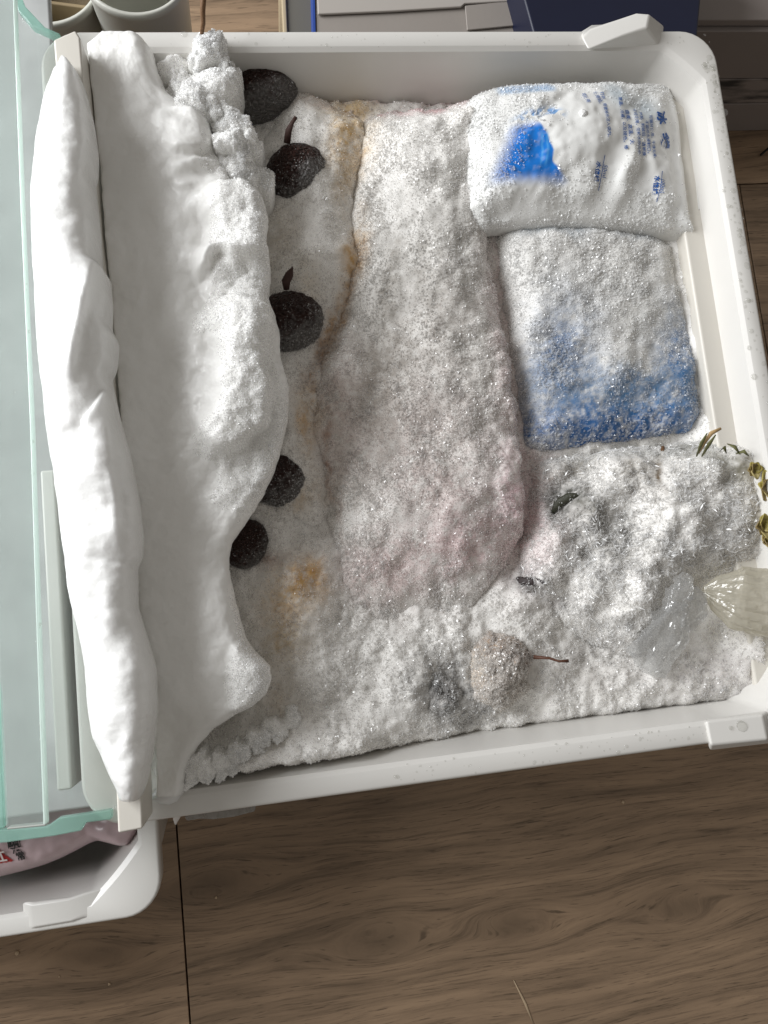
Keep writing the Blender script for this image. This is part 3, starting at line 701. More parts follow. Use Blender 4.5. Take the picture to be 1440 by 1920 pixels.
# --- printing on the pack
def text_geo(s, bold=0.0):
    cu = bpy.data.curves.new('t', 'FONT'); cu.body = s; cu.size = 1.0; cu.offset = bold; cu.resolution_u = 3
    ob = bpy.data.objects.new('t', cu); col.objects.link(ob)
    dg = bpy.context.evaluated_depsgraph_get(); dg.update()
    me = ob.evaluated_get(dg).to_mesh()
    V = np.array([v.co[:] for v in me.vertices]).reshape(-1, 3); Fs = [tuple(p.vertices) for p in me.polygons]
    ob.evaluated_get(dg).to_mesh_clear()
    bpy.data.objects.remove(ob); bpy.data.curves.remove(cu)
    return V, Fs
def printed(name, s, org, du, size, zfun, z0, mat, parent, bold=0.0, stretch=1.0, lift=.0007, slant=0):
    V, Fs = text_geo(s, bold)
    if not len(V): return
    du = np.array(du, float); du /= np.linalg.norm(du); dv = np.array([du[1], -du[0]])
    u = (V[:, 0] + slant * V[:, 1]) * size * stretch; v = V[:, 1] * size
    x = org[0] + u * du[0] + v * dv[0]; y = org[1] + u * du[1] + v * dv[1]
    W = np.c_[XY(x, y, z0), zfun(x, y) + lift]
    return pymesh(name, W, Fs, mat, parent)
D = (.16, 1)
def put(s, x, y, size, bold=.012, d=D, name='printed_text', stretch=1.0):
    return printed(name, s, (x, y), d, size, p1.z, p1.z0, M['ink'], pouch1, bold, stretch)
put('可使用', 1083, 187, 8.5, d=(.3, 1)); put('使用前。', 1105, 185, 8.5, d=(.3, 1))
put('打开，用管将水注入袋内。', 1117, 186, 8.0, d=(.11, 1))
put('常温、冷藏，以及褪色、修', 1150, 196, 8.2, d=(.12, 1)); put('盘煮、高温、火', 1163, 219, 9.5, d=(.14, 1))
put('不可食用，勿被水的污染。', 1179, 214, 7.8, d=(.12, 1)); put('严禁、刺破后，请更换', 1190, 220, 8, d=(.12, 1)); put('不要用水浸封口，', 1202, 236, 8, d=(.12, 1)); put('可循环使用，干净无毒，', 1211, 224, 7.8, d=(.12, 1))
put('冰', 1226, 216, 24, .04, (.30, 1)); put('袋', 1234, 254, 26, .04, (.30, 1))
put('水位线', 1110, 316, 11, .03, (-.06, 1)); put('50ml', 1125, 318, 11.5, .0, (-.05, 1))
put('水位线', 1225, 334, 10.5, .03, (-.08, 1)); put('100ml', 1237, 339, 10.5, .0, (-.08, 1))
def fill_line(a, b):
    V = []
    n = 14; a = np.array(a, float); b = np.array(b, float); nn = np.array([(b - a)[1], -(b - a)[0]]); nn /= np.linalg.norm(nn)
    for k in range(n + 1):
        q = a + (b - a) * k / n
        for sgn in (-.65, .65):
            r = q + nn * sgn; V.append((*XY(r[0], r[1], p1.z0), p1.z(np.array([r[0]]), np.array([r[1]]))[0] + .0007))
    pymesh('fill_line', V, [(2 * k, 2 * k + 1, 2 * k + 3, 2 * k + 2) for k in range(n)], M['ink'], pouch1)
fill_line((1125, 304), (1119, 362)); fill_line((1238, 325), (1232, 378))
# small white bead of ice on the pack
bm = bmesh.new(); bmesh.ops.create_icosphere(bm, subdivisions=3, radius=.0025)
for v in bm.verts: v.co.z *= .6; v.co *= 1 + .12 * math.sin(v.co.x * 2200) * math.cos(v.co.y * 1900)
me = bpy.data.meshes.new('ice_bead'); bm.to_mesh(me); bm.free()
o = link('ice_bead', me, M['ice']); qx = XY(1080, 234, p1.z0); o.location = (qx[0], qx[1], float(p1.z(np.array([1080.]), np.array([234.]))[0]) + .0008)
tag(o, 'tiny white bead of ice on the printed ice pack', 'ice bead')

# --- frosted plastic bag with dried plants, right
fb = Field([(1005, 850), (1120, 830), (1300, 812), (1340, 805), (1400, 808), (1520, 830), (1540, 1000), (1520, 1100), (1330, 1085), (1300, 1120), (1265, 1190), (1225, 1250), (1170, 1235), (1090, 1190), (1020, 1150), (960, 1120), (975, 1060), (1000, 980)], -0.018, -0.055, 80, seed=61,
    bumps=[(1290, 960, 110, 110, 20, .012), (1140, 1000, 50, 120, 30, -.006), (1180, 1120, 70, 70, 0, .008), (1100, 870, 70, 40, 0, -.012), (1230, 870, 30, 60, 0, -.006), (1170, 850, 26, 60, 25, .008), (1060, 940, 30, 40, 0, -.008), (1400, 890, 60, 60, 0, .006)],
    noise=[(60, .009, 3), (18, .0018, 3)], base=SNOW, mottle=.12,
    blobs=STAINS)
tb = thing('plastic_bag', 'knotted clear plastic bag of dried plants thick with frost, right side', 'plastic bag')
fb.mesh('bag_surface', M['frost'], tb)
def dfb(x, y):
    d = .92 + 0 * x
    for b in ((1075, 935, 40, 30, -20, .85), (1120, 970, 70, 40, 40, .4), (1080, 870, 80, 30, -10, .45), (1195, 880, 40, 50, 0, .5), (1238, 885, 14, 46, 5, .8), (990, 1090, 36, 22, 10, .7), (1345, 860, 70, 26, 30, .65), (1395, 885, 40, 40, 0, .6), (1425, 960, 30, 60, 0, .8)):
        d = d - b[5] * gauss(x, y, *b[:5])
    return np.clip(d, .05, 1)
fb.crystals(52000, (.8 * MM, 2.3 * MM), dfb, parent=tb, mix=.6)
fb.fringe(30000, (1.4 * MM, 3.2 * MM), tb, lambda x, y: y < 1240)
# long hoar needles
x, y = fb.scatter(17000, lambda x, y: np.clip(dfb(x, y) * (.5 + .9 * fbm(x, y, 50, 2, 3)), 0, 1))
L = rng.uniform(2.6, 6.2, len(x)) * MM
shards('frost_needles', np.c_[XY(x, y, fb.z0), fb.z(x, y) + L * .3], L, np.full((len(x), 3), .86) * rng.uniform(.9, 1.05, (len(x), 1)), tb, (.05, .11))

def crumpled(name, ax_pts, rads, mat, parent, nu=44, nv=40, seed=0, fold=.3, flat=.55, folds=9, nz=.22):
    """sheet wrapped about an axis with sharp pleats"""
    ax_pts = np.array(ax_pts, float); n = len(ax_pts)
    tt = np.linspace(0, n - 1, nv); i = np.clip(tt.astype(int), 0, n - 2); f = (tt - i)[:, None]
    c = ax_pts[i] * (1 - f) + ax_pts[i + 1] * f; r = np.array(rads)[i] * (1 - f[:, 0]) + np.array(rads)[i + 1] * f[:, 0]
    V = []; Fs = []
    for k in range(nv):
        d = c[min(k + 1, nv - 1)] - c[max(k - 1, 0)]; d /= np.linalg.norm(d)
        u = np.cross(d, (0, 0, 1.)); u /= np.linalg.norm(u); v = np.cross(u, d)
        for a in range(nu):
            th = 2 * math.pi * a / nu
            ph = th * folds / 2 + k * .06 + seed
            pl = abs((ph / math.pi) % 2 - 1) * 2 - 1
            rr = r[k] * (1 + fold * pl + nz * float(fbm(np.array([a * 1.0]), np.array([k * 1.0]), 5, 3, seed)[0]))
            V.append(c[k] + rr * (u * math.cos(th) + v * math.sin(th) * flat))
    for k in range(nv - 1):
        for a in range(nu):
            Fs.append((k * nu + a, k * nu + (a + 1) % nu, (k + 1) * nu + (a + 1) % nu, (k + 1) * nu + a))
    return pymesh(name, V, Fs, mat, parent)
def px3(l): return [P(x, y, z) for x, y, z in l]
crumpled('knot', px3([(1290, 1078, -.004), (1282, 1100, -.002), (1270, 1122, -.002), (1256, 1150, -.004)]), [.004, .0075, .007, .004], M['film'], tb, seed=1, folds=5, fold=.35, flat=.4, nz=.45)
crumpled('film_tail', px3([(1278, 1130, -.004), (1262, 1165, -.008), (1240, 1205, -.014), (1218, 1244, -.022), (1205, 1256, -.026)]), [.004, .010, .014, .013, .006], M['film'], tb, seed=3, folds=9, fold=.28, flat=.32, nz=.4)
crumpled('film_tail', px3([(1304, 1100, -.010), (1310, 1120, -.012), (1300, 1150, -.016), (1282, 1180, -.020)]), [.001, .006, .008, .003], M['film'], tb, seed=5, folds=7, fold=.35, flat=.3, nz=.45)
M['cream_film'] = film_mat('creamy_film', (0.9, 0.88, 0.82), 0.6, 0.14, (0.66, 0.62, 0.52))
M['cream_film'] = film_mat('creamy_film', (0.9, 0.88, 0.82), 0.62, 0.16, (0.72, 0.69, 0.60), gl=(.07, .7))
cb = crumpled('twisted_bag', px3([(1318, 1108, -.020), (1340, 1112, -.018), (1380, 1122, -.014), (1430, 1130, -.012), (1490, 1135, -.014), (1520, 1138, -.02)]), [.003, .011, .019, .021, .018, .008], M['cream_film'], None, nu=120, nv=50, seed=7, folds=36, fold=.05, flat=.75, nz=.10)
tag(cb, 'creamy pleated bag end twisted shut at the right edge below the plants', 'plastic bag')

# dried plants showing at the right edge
def petal_lump(name, ctr, r, n, cols, label):
    t = thing(name, label, 'dried flower', group='dried flowers in the bag')
    for k in range(n):
        m = M.setdefault('petal%d' % (k % 3) + name, pbr('petal_%s_%d' % (name, k % 3), cols[k % len(cols)], .6, bump=(400, .5, .001)))
        a = k * 2.4; el = rng.uniform(.2, 1.2); L = r * rng.uniform(.7, 1.2)
        d = np.array([math.cos(a) * math.cos(el), math.sin(a) * math.cos(el), math.sin(el)]); s_ = np.cross(d, (0, 0, 1)); s_ /= np.linalg.norm(s_); up_ = np.cross(s_, d)
        V = []; Fs = []
        for i, tt in enumerate(np.linspace(0, 1, 6)):
            wd = r * .42 * math.sin(math.pi * min(tt * .9 + .1, 1)) + .0003
            for j, q in enumerate((-1, -.4, .4, 1)):
                V.append(ctr + d * L * tt + s_ * wd * q + up_ * (wd * .5 * q * q - .25 * L * tt * tt))
        for i in range(5):
            for j in range(3): Fs.append((i * 4 + j, i * 4 + j + 1, i * 4 + j + 5, i * 4 + j + 4))
        o = pymesh('petal', V, Fs, m, t, sm=True); so = o.modifiers.new('s', 'SOLIDIFY'); so.thickness = .0006
yl = [(.34, .28, .07), (.22, .16, .06), (.40, .33, .14)]; br = [(.10, .065, .03), (.16, .11, .05), (.05, .035, .02)]
petal_lump('dried_flower', P(1428, 985, -.006), .0085, 11, yl, 'yellow dried flower at the right edge, lower of two')
petal_lump('dried_flower', P(1412, 880, -.004), .006, 9, yl, 'small yellow dried bud at the right edge, upper of two')
petal_lump('dried_flower', P(1438, 915, -.006), .011, 12, br, 'brown dried husk between the two yellow flowers at right edge')
petal_lump('dried_flower', P(1436, 1015, -.010), .007, 8, br, 'dark dried husk below the yellow flower at right edge')
gm = pbr('dry_leaf', (.13, .13, .05), .7, bump=(500, .4, .001)); gm2 = pbr('straw', (.42, .28, .13), .7, bump=(500, .4, .001))
def onf(f, q): return [np.array([*XY(x, y, f.z0), float(f.z(np.array([x * 1.0]), np.array([y * 1.0]))[0]) + dz]) for x, y, dz in q]
dk = pbr('dark_leaf', (.035, .036, .022), .55, bump=(500, .5, .001)); dk2 = pbr('dark_flake', (.035, .024, .024), .6, bump=(500, .5, .001))
for q, r, m, nm, lb in (([(1046, 962, -.001), (1058, 940, .0012), (1076, 928, .0016), (1094, 926, -.001)], [.0008, .0034, .0028, .0008], dk, 'dried_leaf', 'blackish green curled leaf half buried in the frosted bag'),
                        ([(968, 1098, -.001), (984, 1088, .001), (1000, 1090, .001), (1016, 1098, -.001)], [.0008, .0032, .0028, .0006], dk2, 'dried_flake', 'dark purplish flake in the frost where the package ends'),
                        ([(1006, 1080, -.001), (1018, 1092, .0008), (1030, 1094, -.001)], [.0005, .0012, .0005], dk2, 'dried_flake', 'tiny dark hooked flake right of the larger purplish flake')):
    o = tag(tube(nm, onf(fb, q), r, m, flat=.5), lb, 'dried plant')
    v = np.array([p_.co[:] for p_ in o.data.vertices]); v = v[rng.integers(0, len(v), 90)] + rng.normal(0, .0012, (90, 3))
    L = rng.uniform(.6, 1.6, 90) * MM; shards('frost_crystals', v, L, np.full((90, 3), .9), o)
tw = thing('dried_sprig', 'olive and straw dried sprig poking out of the frost by the drawer wall', 'dried plant')
tube('stalk', px3([(1310, 850, -.012), (1322, 828, -.004), (1334, 812, 0), (1352, 803, .002)]), [.0008, .0012, .0014, .0008], gm2, tw, flat=.5)
for q in [[(1306, 856, -.012), (1316, 830, -.003), (1326, 812, 0)], [(1316, 856, -.012), (1330, 832, -.003), (1342, 815, .001)], [(1380, 850, -.008), (1395, 846, .0), (1404, 855, -.004)], [(1364, 832, -.008), (1378, 838, -.001), (1388, 852, -.006)], [(1350, 846, -.010), (1358, 838, -.002), (1362, 850, -.005)]]:
    tube('leaf', px3(q), [.0006, .0014, .0004], gm, tw, flat=.35)
tag(tube('dried_stalk', px3([(1243, 838, -.030), (1240, 870, -.0235), (1234, 908, -.030)]), [.0012, .0017, .0012], M['twig']), 'short brown stalk in the frost below the lower ice pack', 'stalk')

# ------------------------------------------------------------------ lychees
def ico(sub):
    bm = bmesh.new(); bmesh.ops.create_icosphere(bm, subdivisions=sub, radius=1)
    V = np.array([v.co[:] for v in bm.verts]); Fs = np.array([[v.index for v in f.verts] for f in bm.faces]); bm.free()
    return V, Fs
I5 = ico(5)
pv = rng.normal(size=(260, 3)); pv /= np.linalg.norm(pv, axis=1)[:, None]
dd = np.sort(np.linalg.norm(I5[0][:, None] - pv[None], axis=2), axis=1)
wart = np.clip((dd[:, 1] - dd[:, 0]) / .16, 0, 1) ** .6          # raised plates between cracks
ME = raw_mesh('lychee_skin', I5[0] * (1 + .045 * wart + .03 * np.sin(I5[0][:, [0]][:, 0] * 3 + 1))[:, None] * (1, 1, 1.05), I5[1], 3)
ME.materials.append(M['lychee'])
def lychee(px, py, z, r, label, frost, stem=None, tilt=0, nfrost=4500, squash=(1, 1, 1), low=.25, size=(.4, 1.1), wh=.8):
    t = thing('lychee', label, 'lychee', group='frozen dark lychees'); c = P(px, py, z); t.location = c
    o = link('skin', ME, None, t); o.scale = (r * squash[0], r * squash[1], r * squash[2]); o.rotation_euler = (tilt, tilt * .7, px * .01)
    if stem is not None:
        tube('stem', [np.array(P(*q)) - c for q in stem[0]], stem[1], M['stem'], t, flat=.6)
    from mathutils import Euler
    Rm = np.array(Euler((tilt, tilt * .7, px * .01)).to_matrix())
    SV = np.array([v_.co[:] for v_ in ME.vertices]) * np.array([r * squash[0], r * squash[1], r * squash[2]]) @ Rm.T
    SV = SV[rng.integers(0, len(SV), nfrost * 3)]; v = SV / np.linalg.norm(SV, axis=1)[:, None]
    # hoar sits towards the skirts and the lower end of each fruit
    prob = np.clip(low + .10 + frost * (-v[:, 1] * .9 + .5 * v[:, 0] - v[:, 2] * .35) + .35 * fbm(v[:, 0] * 10, v[:, 1] * 10, 4, 3, int(px)), 0.02, 1)
    kk = rng.random(len(v)) < prob; SV = SV[kk][:nfrost] * 1.005
    SV = SV + rng.normal(0, .0004, SV.shape)
    L = rng.uniform(size[0], size[1], len(SV)) * MM
    cl = np.full((len(SV), 3), wh) * rng.uniform(.55, 1.15, (len(SV), 1))
    shards('frost_crystals', SV, L, cl, t)
    return t
lychee(487, 178, -.034, .0185, 'dark frozen lychee farthest back, half under snow lumps', .35, squash=(.95, 1.32, 1), nfrost=1500, low=.05)
lychee(556, 332, -.034, .0200, 'dark frozen lychee with stem, second from the back', .5, ([(538, 268, -.018), (541, 245, -.012), (548, 230, -.009), (555, 219, -.008)], [.0022, .0021, .0013, .0012]), .4, squash=(1, 1.05, 1), low=.12)
lychee(540, 606, -.034, .0198, 'dark frozen lychee with leaf-like stem beside the big frost bulge', .5, ([(537, 543, -.016), (536, 528, -.012), (543, 514, -.010), (549, 500, -.008)], [.0018, .0028, .0026, .0003]), .9, squash=(1, 1.16, 1), low=.12)
lychee(519, 894, -.036, .0180, 'dark frozen lychee half hidden under the frost bulge edge', .45, ([(524, 812, -.020), (529, 800, -.018), (533, 786, -.016), (535, 773, -.015)], [.002, .0026, .002, .0004]), 1.4, squash=(1, 1.12, 1), low=.15)
lychee(462, 1020, -.030, .0120, 'smallest dark frozen lychee nearest the front, under the slab edge', .3, None, 2.0, squash=(.85, 1.25, 1), nfrost=900, low=.08)
df = Field([(770, 1290), (785, 1258), (820, 1242), (860, 1252), (884, 1282), (890, 1320), (872, 1352), (835, 1366), (796, 1350), (776, 1322)], -.020, -.055, 50, seed=85, noise=[(40, .004, 3), (12, .0016, 3)], base=(.60, .58, .56), blobs=[(836, 1300, 40, 32, 20, (.03, .026, .024), 1.25), (862, 1335, 26, 14, -20, (.04, .035, .03), 1.1), (808, 1275, 24, 20, 0, (.12, .11, .10), .9)], mottle=.3)
tdf = thing('frosted_fruit', 'dark mottled fruit mostly hidden in coarse frost near the front wall', 'fruit', group='frost covered fruit')
df.mesh('fruit_surface', M['frost'], tdf)
df.crystals(7000, (.8 * MM, 2.3 * MM), lambda x, y: np.clip(.9 - .55 * gauss(x, y, 836, 1300, 40, 32, 20), .2, 1), parent=tdf, mix=.45)
# frosted brown fruit beside it
bf = Field([(876, 1240), (896, 1196), (938, 1172), (985, 1178), (1018, 1208), (1026, 1262), (1004, 1316), (960, 1350), (915, 1352), (884, 1320), (872, 1280)], -.014, -.050, 85, seed=81, edge_noise=10, noise=[(40, .004, 3), (10, .002, 3)], base=(.74, .68, .60), blobs=[(988, 1225, 36, 32, 20, (.20, .085, .03), 1.1), (945, 1210, 46, 34, 0, (.34, .20, .09), 1.0), (950, 1275, 50, 46, 0, (.46, .32, .20), .8), (880, 1350, 50, 30, 0, (.35, .33, .31), .6)], mottle=.25)
t = thing('frosted_fruit', 'round beige brown fruit under coarse frost with a short reddish stem, near front wall', 'fruit', group='frost covered fruit')
bf.mesh('fruit_surface', M['frost'], t)
bf.crystals(15000, (1.0 * MM, 2.4 * MM), lambda x, y: np.clip(.9 - .5 * gauss(x, y, 985, 1225, 36, 30), .2, 1), parent=t, mix=.42)
tube('stem', px3([(1000, 1232, -.026), (1030, 1234, -.0235), (1048, 1240, -.021), (1066, 1239, -.020)]), [.0013, .0008, .0007, .0011], pbr('red_stem', (.10, .04, .022), .6), t)

def dbed(x, y):
    d = np.where(y > 1000, .95, .6) * np.where(x < 330, .1, 1.)
    d = d * (1 - .45 * gauss(x, y, 480, 1330, 70, 90)) * (1 - .4 * gauss(x, y, 560, 1160, 60, 130))
    for f, m in ((pk, 70), (p2, 30), (p1, 30), (fb, 40), (amber, 45), (bf, 25)):
        d = np.where(f.sd(x, y) * ((x > f.gx[0]) & (x < f.gx[-1]) & (y > f.gy[0]) & (y < f.gy[-1])) > m, 0, d)
    return d
bed.crystals(190000, (.6 * MM, 2.0 * MM), dbed, parent=bo, mix=.6)

# ------------------------------------------------------------------ thick frost slab and ice ridge on the left
def curve(pts):
    pts = np.array(pts, float)
    def f(y):
        return np.interp(y, pts[:, 1], pts[:, 0])
    return f
def smooth1(f, ys, k):
    v = f(ys); ker = np.hanning(2 * k + 3)[1:-1]; ker /= ker.sum()
    return np.convolve(np.pad(v, k, mode='edge'), ker, 'valid')
ZS = 0.016
Lf = curve([(158, 78), (164, 150), (172, 220), (184, 340), (196, 500), (208, 640), (222, 800), (242, 1000), (262, 1200), (274, 1350), (285, 1500)])
Rf = curve([(262, 56), (282, 70), (290, 110), (312, 150), (345, 172), (385, 196), (398, 240), (404, 268), (432, 290), (440, 330), (470, 352), (494, 375), (503, 410), (500, 450), (508, 490), (506, 520), (503, 545), (516, 580), (524, 620), (526, 660), (538, 700), (542, 735), (539, 780), (528, 830), (514, 875), (492, 925), (462, 975), (434, 1015), (427, 1050), (434, 1100), (446, 1150), (462, 1205), (484, 1230), (505, 1250), (510, 1275), (498, 1305), (474, 1328), (438, 1345), (398, 1370), (365, 1410), (345, 1450), (338, 1500)])
ys = np.arange(62, 1502, 3.2)
ly, ry = smooth1(Lf, ys, 4) + 5 + 1.6 * fbm(ys, ys * 0, 16, 3, 4), smooth1(Rf, ys, 3) + 2.2 * fbm(ys, ys * 0, 12, 3, 6)
ly[:8] = np.linspace(190, ly[8], 8)
class Plat:
    def __init__(s, poly):
        p = chaikin(poly, 2); s.gx = np.arange(240, 620, 5.0); s.gy = np.arange(20, 1560, 5.0); s.S = sdf(p, *np.meshgrid(s.gx, s.gy))
    def __call__(s, x, y):
        u = np.clip((x - 240) / 5, 0, len(s.gx) - 1.001); v = np.clip((y - 20) / 5, 0, len(s.gy) - 1.001); i, j = u.astype(int), v.astype(int); fx, fy = u - i, v - j
        return s.S[j, i] * (1 - fx) * (1 - fy) + s.S[j, i + 1] * fx * (1 - fy) + s.S[j + 1, i] * (1 - fx) * fy + s.S[j + 1, i + 1] * fx * fy
PLATS = [(Plat([(330, 400), (370, 360), (420, 345), (480, 350), (540, 380), (540, 470), (490, 490), (445, 486), (405, 478), (392, 520), (360, 520), (325, 460)]), .011, 6),
         (Plat([(350, 600), (400, 560), (450, 556), (500, 568), (522, 600), (506, 640), (498, 690), (508, 760), (490, 815), (440, 855), (380, 830), (335, 720)]), .011, 8),
         (Plat([(285, 200), (340, 190), (385, 205), (400, 250), (385, 290), (330, 300), (290, 260)]), .006, 7),
         (Plat([(315, 320), (380, 300), (430, 310), (440, 340), (400, 352), (330, 362)]), .004, 6),
         (Plat([(440, 1190), (475, 1215), (530, 1250), (530, 1300), (470, 1340), (430, 1330), (420, 1250)]), .004, 10)]
def slab_top(x, y):
    z = ZS + .0045 * fbm(x, y, 150, 3, 15) + .0010 * fbm(x, y, 22, 3, 18)
    for b in ((455, 650, 80, 110, 0, .008), (470, 745, 60, 60, 0, .003), (460, 525, 50, 26, 0, -.004), (410, 468, 16, 12, 0, -.002), (340, 280, 70, 60, 0, .003), (380, 330, 70, 14, -15, -.004), (360, 225, 50, 12, 20, -.003), (470, 850, 40, 60, 0, -.003), (220, 300, 40, 250, 5, -.003), (400, 1150, 60, 120, 0, .003), (480, 1270, 40, 40, 0, .004), (400, 1010, 40, 60, 0, -.003), (330, 1400, 60, 60, 0, -.006), (250, 110, 50, 40, 0, .004), (500, 640, 16, 46, 8, -.004), (300, 1430, 70, 90, 0, -.008), (350, 170, 70, 70, 0, -.010), (420, 290, 40, 60, 0, -.008)):
        z = z + b[5] * gauss(x, y, *b[:5])
    # puffy scallops on the right half
    wx, wy = x + 13 * fbm(x, y, 44, 4, 61), y + 13 * fbm(x, y, 44, 4, 63)
    bl = puffs(wx + 20, wy, 130, 44) + .30 * puffs(wx, wy, 58, 47) + .10 * puffs(wx, wy, 24, 49)
    z = z + smooth(285, 420, x + 40 * fbm(x, y, 90, 2, 52)) * (1 - .80 * smooth(860, 990, y)) * (.010 * (bl - .72))
    for pg, h, wd in PLATS:
        d = pg(wx, wy); z = z + h * smooth(-wd, wd * 1.6, d) * smooth(320, 440, x + 30 * fbm(x, y, 60, 2, 53) + (70 if h < .007 else 0))
    # knobbly broken edge on the right
    e = smooth(330, 450, x) * (1 - .6 * smooth(960, 1100, y))
    return z + e * (.0014 * fbm(x, y, 34, 4, 25) + .0004 * fbm(x, y, 9, 2, 28))
rows = []
na = 96
for j, y in enumerate(ys):
    l, r = ly[j], ry[j]; wd = r - l
    er = min(34, wd * .35)
    xt = np.concatenate([l + 5 * (1 - np.cos(np.linspace(0, math.pi / 2, 5))), np.linspace(l + 6, r - er, na - 30)[1:], r - er + er * np.sin(np.linspace(0, math.pi / 2, 26)[1:])])
    yy = np.full_like(xt, y); zt = slab_top(xt, yy)
    dz = np.zeros_like(xt)
    dz[:5] = -.0018 * (1 - np.sin(np.linspace(0, math.pi / 2, 5)))
    a = np.linspace(0, math.pi / 2, 26)[1:]
    dz[-25:] = -(.014 + .004 * math.sin(y / 60.)) * (1 - np.cos(a))
    zz = zt + dz
    xs = np.concatenate([[l - 1], xt, [r - 2, r - 8, r - 22, r - 40]]); zs = np.concatenate([[-.055], zz, [zz[-1] - .006, zz[-1] - .016, zz[-1] - .03, -.07]])
    rows.append(np.c_[XY(xs, np.full_like(xs, y), ZS), zs])
nr, nc = len(rows), len(rows[0]); V = np.concatenate(rows)
idx = np.arange(nr * nc).reshape(nr, nc)
q = np.stack([idx[1:, :-1], idx[1:, 1:], idx[:-1, 1:], idx[:-1, :-1]], -1).reshape(-1, 4)
# end caps
def cap_rows(base):
    out = base.copy(); out[:, 2] = -.07; return out
V = np.concatenate([V, cap_rows(rows[0]), cap_rows(rows[-1])]); o1 = nr * nc; o2 = o1 + nc
e1 = np.array([[idx[0, k], idx[0, k + 1], o1 + k + 1, o1 + k] for k in range(nc - 1)])
e2 = np.array([[o2 + k, o2 + k + 1, idx[-1, k + 1], idx[-1, k]] for k in range(nc - 1)])
ts = thing('frost_slab', 'thick slab of packed white frost with a bulging broken right edge', 'frost')
so = link('packed_frost', raw_mesh('packed_frost', V, np.concatenate([q, e1, e2]), 4), M['slab'], ts)
# crystals on its broken edge
n = 120000
x = rng.uniform(300, 545, n); y = rng.uniform(90, 1480, n)
rr = np.interp(y, ys, ry); e = rr - x
den = .85 * smooth(350, 470, x + 60 * fbm(x, y, 70, 3, 5)) * (1 - smooth(900, 1000, y)) + .9 * gauss(x, y, 470, 1275, 45, 55) + .9 * np.exp(-e / 9)
k = (e > 3) & (x > np.interp(y, ys, ly) + 8) & (rng.random(n) < np.clip(den, 0, 1)) & (den > .25)
x, y, e = x[k], y[k], e[k]
zc = slab_top(x, y); u = np.clip(1 - e / 34, 0, 1); zc -= .014 * (1 - np.sqrt(np.clip(1 - u * u, 0, 1)))
L = rng.uniform(.45, 1.2, len(x)) * MM
shards('frost_crystals', np.c_[XY(x, y, ZS), zc + .1 * L], L, np.full((len(x), 3), .96) * rng.uniform(.95, 1.03, (len(x), 1)), ts)

# trim bar and ridge
ZB = 0.034
bar = thing('shelf_bar', 'cream plastic shelf bar showing at both ends of the ice ridge', 'shelf trim')
def barbox(name, pts, z0, z1, mat, bev):
    return prism(name, [XY(*p, z1) for p in pts], z0, z1, mat, bar, bev)
barbox('bar', [(100, 74), (141, 56), (150, 70), (266, 1482), (268, 1554), (221, 1563), (218, 1490)], .004, ZB, M['trim'], .0012)
La = np.array([(118, 112), (104, 140), (94, 165), (72, 210), (61, 270), (54, 380), (55, 450), (60, 570), (70, 680), (80, 780), (95, 880), (106, 960), (121, 1090), (140, 1180), (155, 1245), (158, 1300), (170, 1380), (192, 1430), (212, 1470), (222, 1500)], float)
Ra = np.array([(122, 112), (140, 128), (156, 150), (172, 215), (180, 275), (179, 312), (174, 330), (184, 420), (188, 500), (203, 512), (207, 560), (206, 610), (219, 634), (216, 680), (206, 704), (222, 780), (240, 845), (258, 935), (266, 1005), (264, 1045), (255, 1062), (256, 1140), (274, 1200), (290, 1255), (293, 1335), (286, 1410), (272, 1475), (262, 1500)], float)
ZR = .040
ys2 = np.arange(112, 1500, 3.0)
l2 = smooth1(lambda y: np.interp(y, La[:, 1], La[:, 0]), ys2, 7); r2 = smooth1(lambda y: np.interp(y, Ra[:, 1], Ra[:, 0]), ys2, 3) - 2
nc = 72; rows = []
for j, y in enumerate(ys2):
    endf = math.sqrt(max(0, 1 - max(0, 1 - (y - 110) / 90) ** 2)) * math.sqrt(max(0, 1 - max(0, 1 - (1504 - y) / 90) ** 2))
    a = np.linspace(math.pi, -math.pi, nc, endpoint=False)
    cx, hw = (l2[j] + r2[j]) / 2, max((r2[j] - l2[j]) / 2, 1)
    x = cx + hw * np.sign(np.cos(a)) * np.abs(np.cos(a)) ** .85
    hgt = (.024 + .006 * float(fbm(np.array([y]), np.array([3.0]), 170, 3, 9)[0])) * (.25 + .75 * endf)
    lean = np.where(np.sin(a) > 0, 1 + .22 * np.cos(a), 1)
    zz = np.where(np.sin(a) > 0, np.sin(a) ** .8 * hgt * lean, np.sin(a) * .016)
    zz = np.nan_to_num(zz)
    wv = .0030 * fbm(x, np.full_like(x, y), 60, 4, 33) * (np.sin(a) > .15) + .0003 * fbm(x, np.full_like(x, y), 14, 2, 36) * (np.sin(a) > 0)
    # diagonal fold lines of refrozen melt
    for (x0, y0, x1, y1, am) in ((192, 512, 150, 720, .006), (206, 720, 170, 800, -.005), (215, 800, 232, 1000, .004), (255, 1062, 200, 1050, -.004), (180, 240, 150, 400, .002)):
        d = np.array([x1 - x0, y1 - y0], float); ln = np.linalg.norm(d); d /= ln
        s_ = (x - x0) * d[0] + (y - y0) * d[1]; p_ = (x - x0) * -d[1] + (y - y0) * d[0]
        wv = wv + am * smooth(-12, 4, p_) * np.exp(-np.clip(p_, 0, None) / 26) * smooth(-40, 30, s_) * (1 - smooth(ln - 30, ln + 40, s_)) * (np.sin(a) > 0)
    rows.append(np.c_[XY(x, np.full_like(x, y), ZR), .032 + zz + wv])
nr = len(rows); V = np.concatenate(rows); idx = np.arange(nr * nc).reshape(nr, nc); nx_ = np.roll(idx, -1, 1)
q = np.stack([idx[1:], nx_[1:], nx_[:-1], idx[:-1]], -1).reshape(-1, 4)
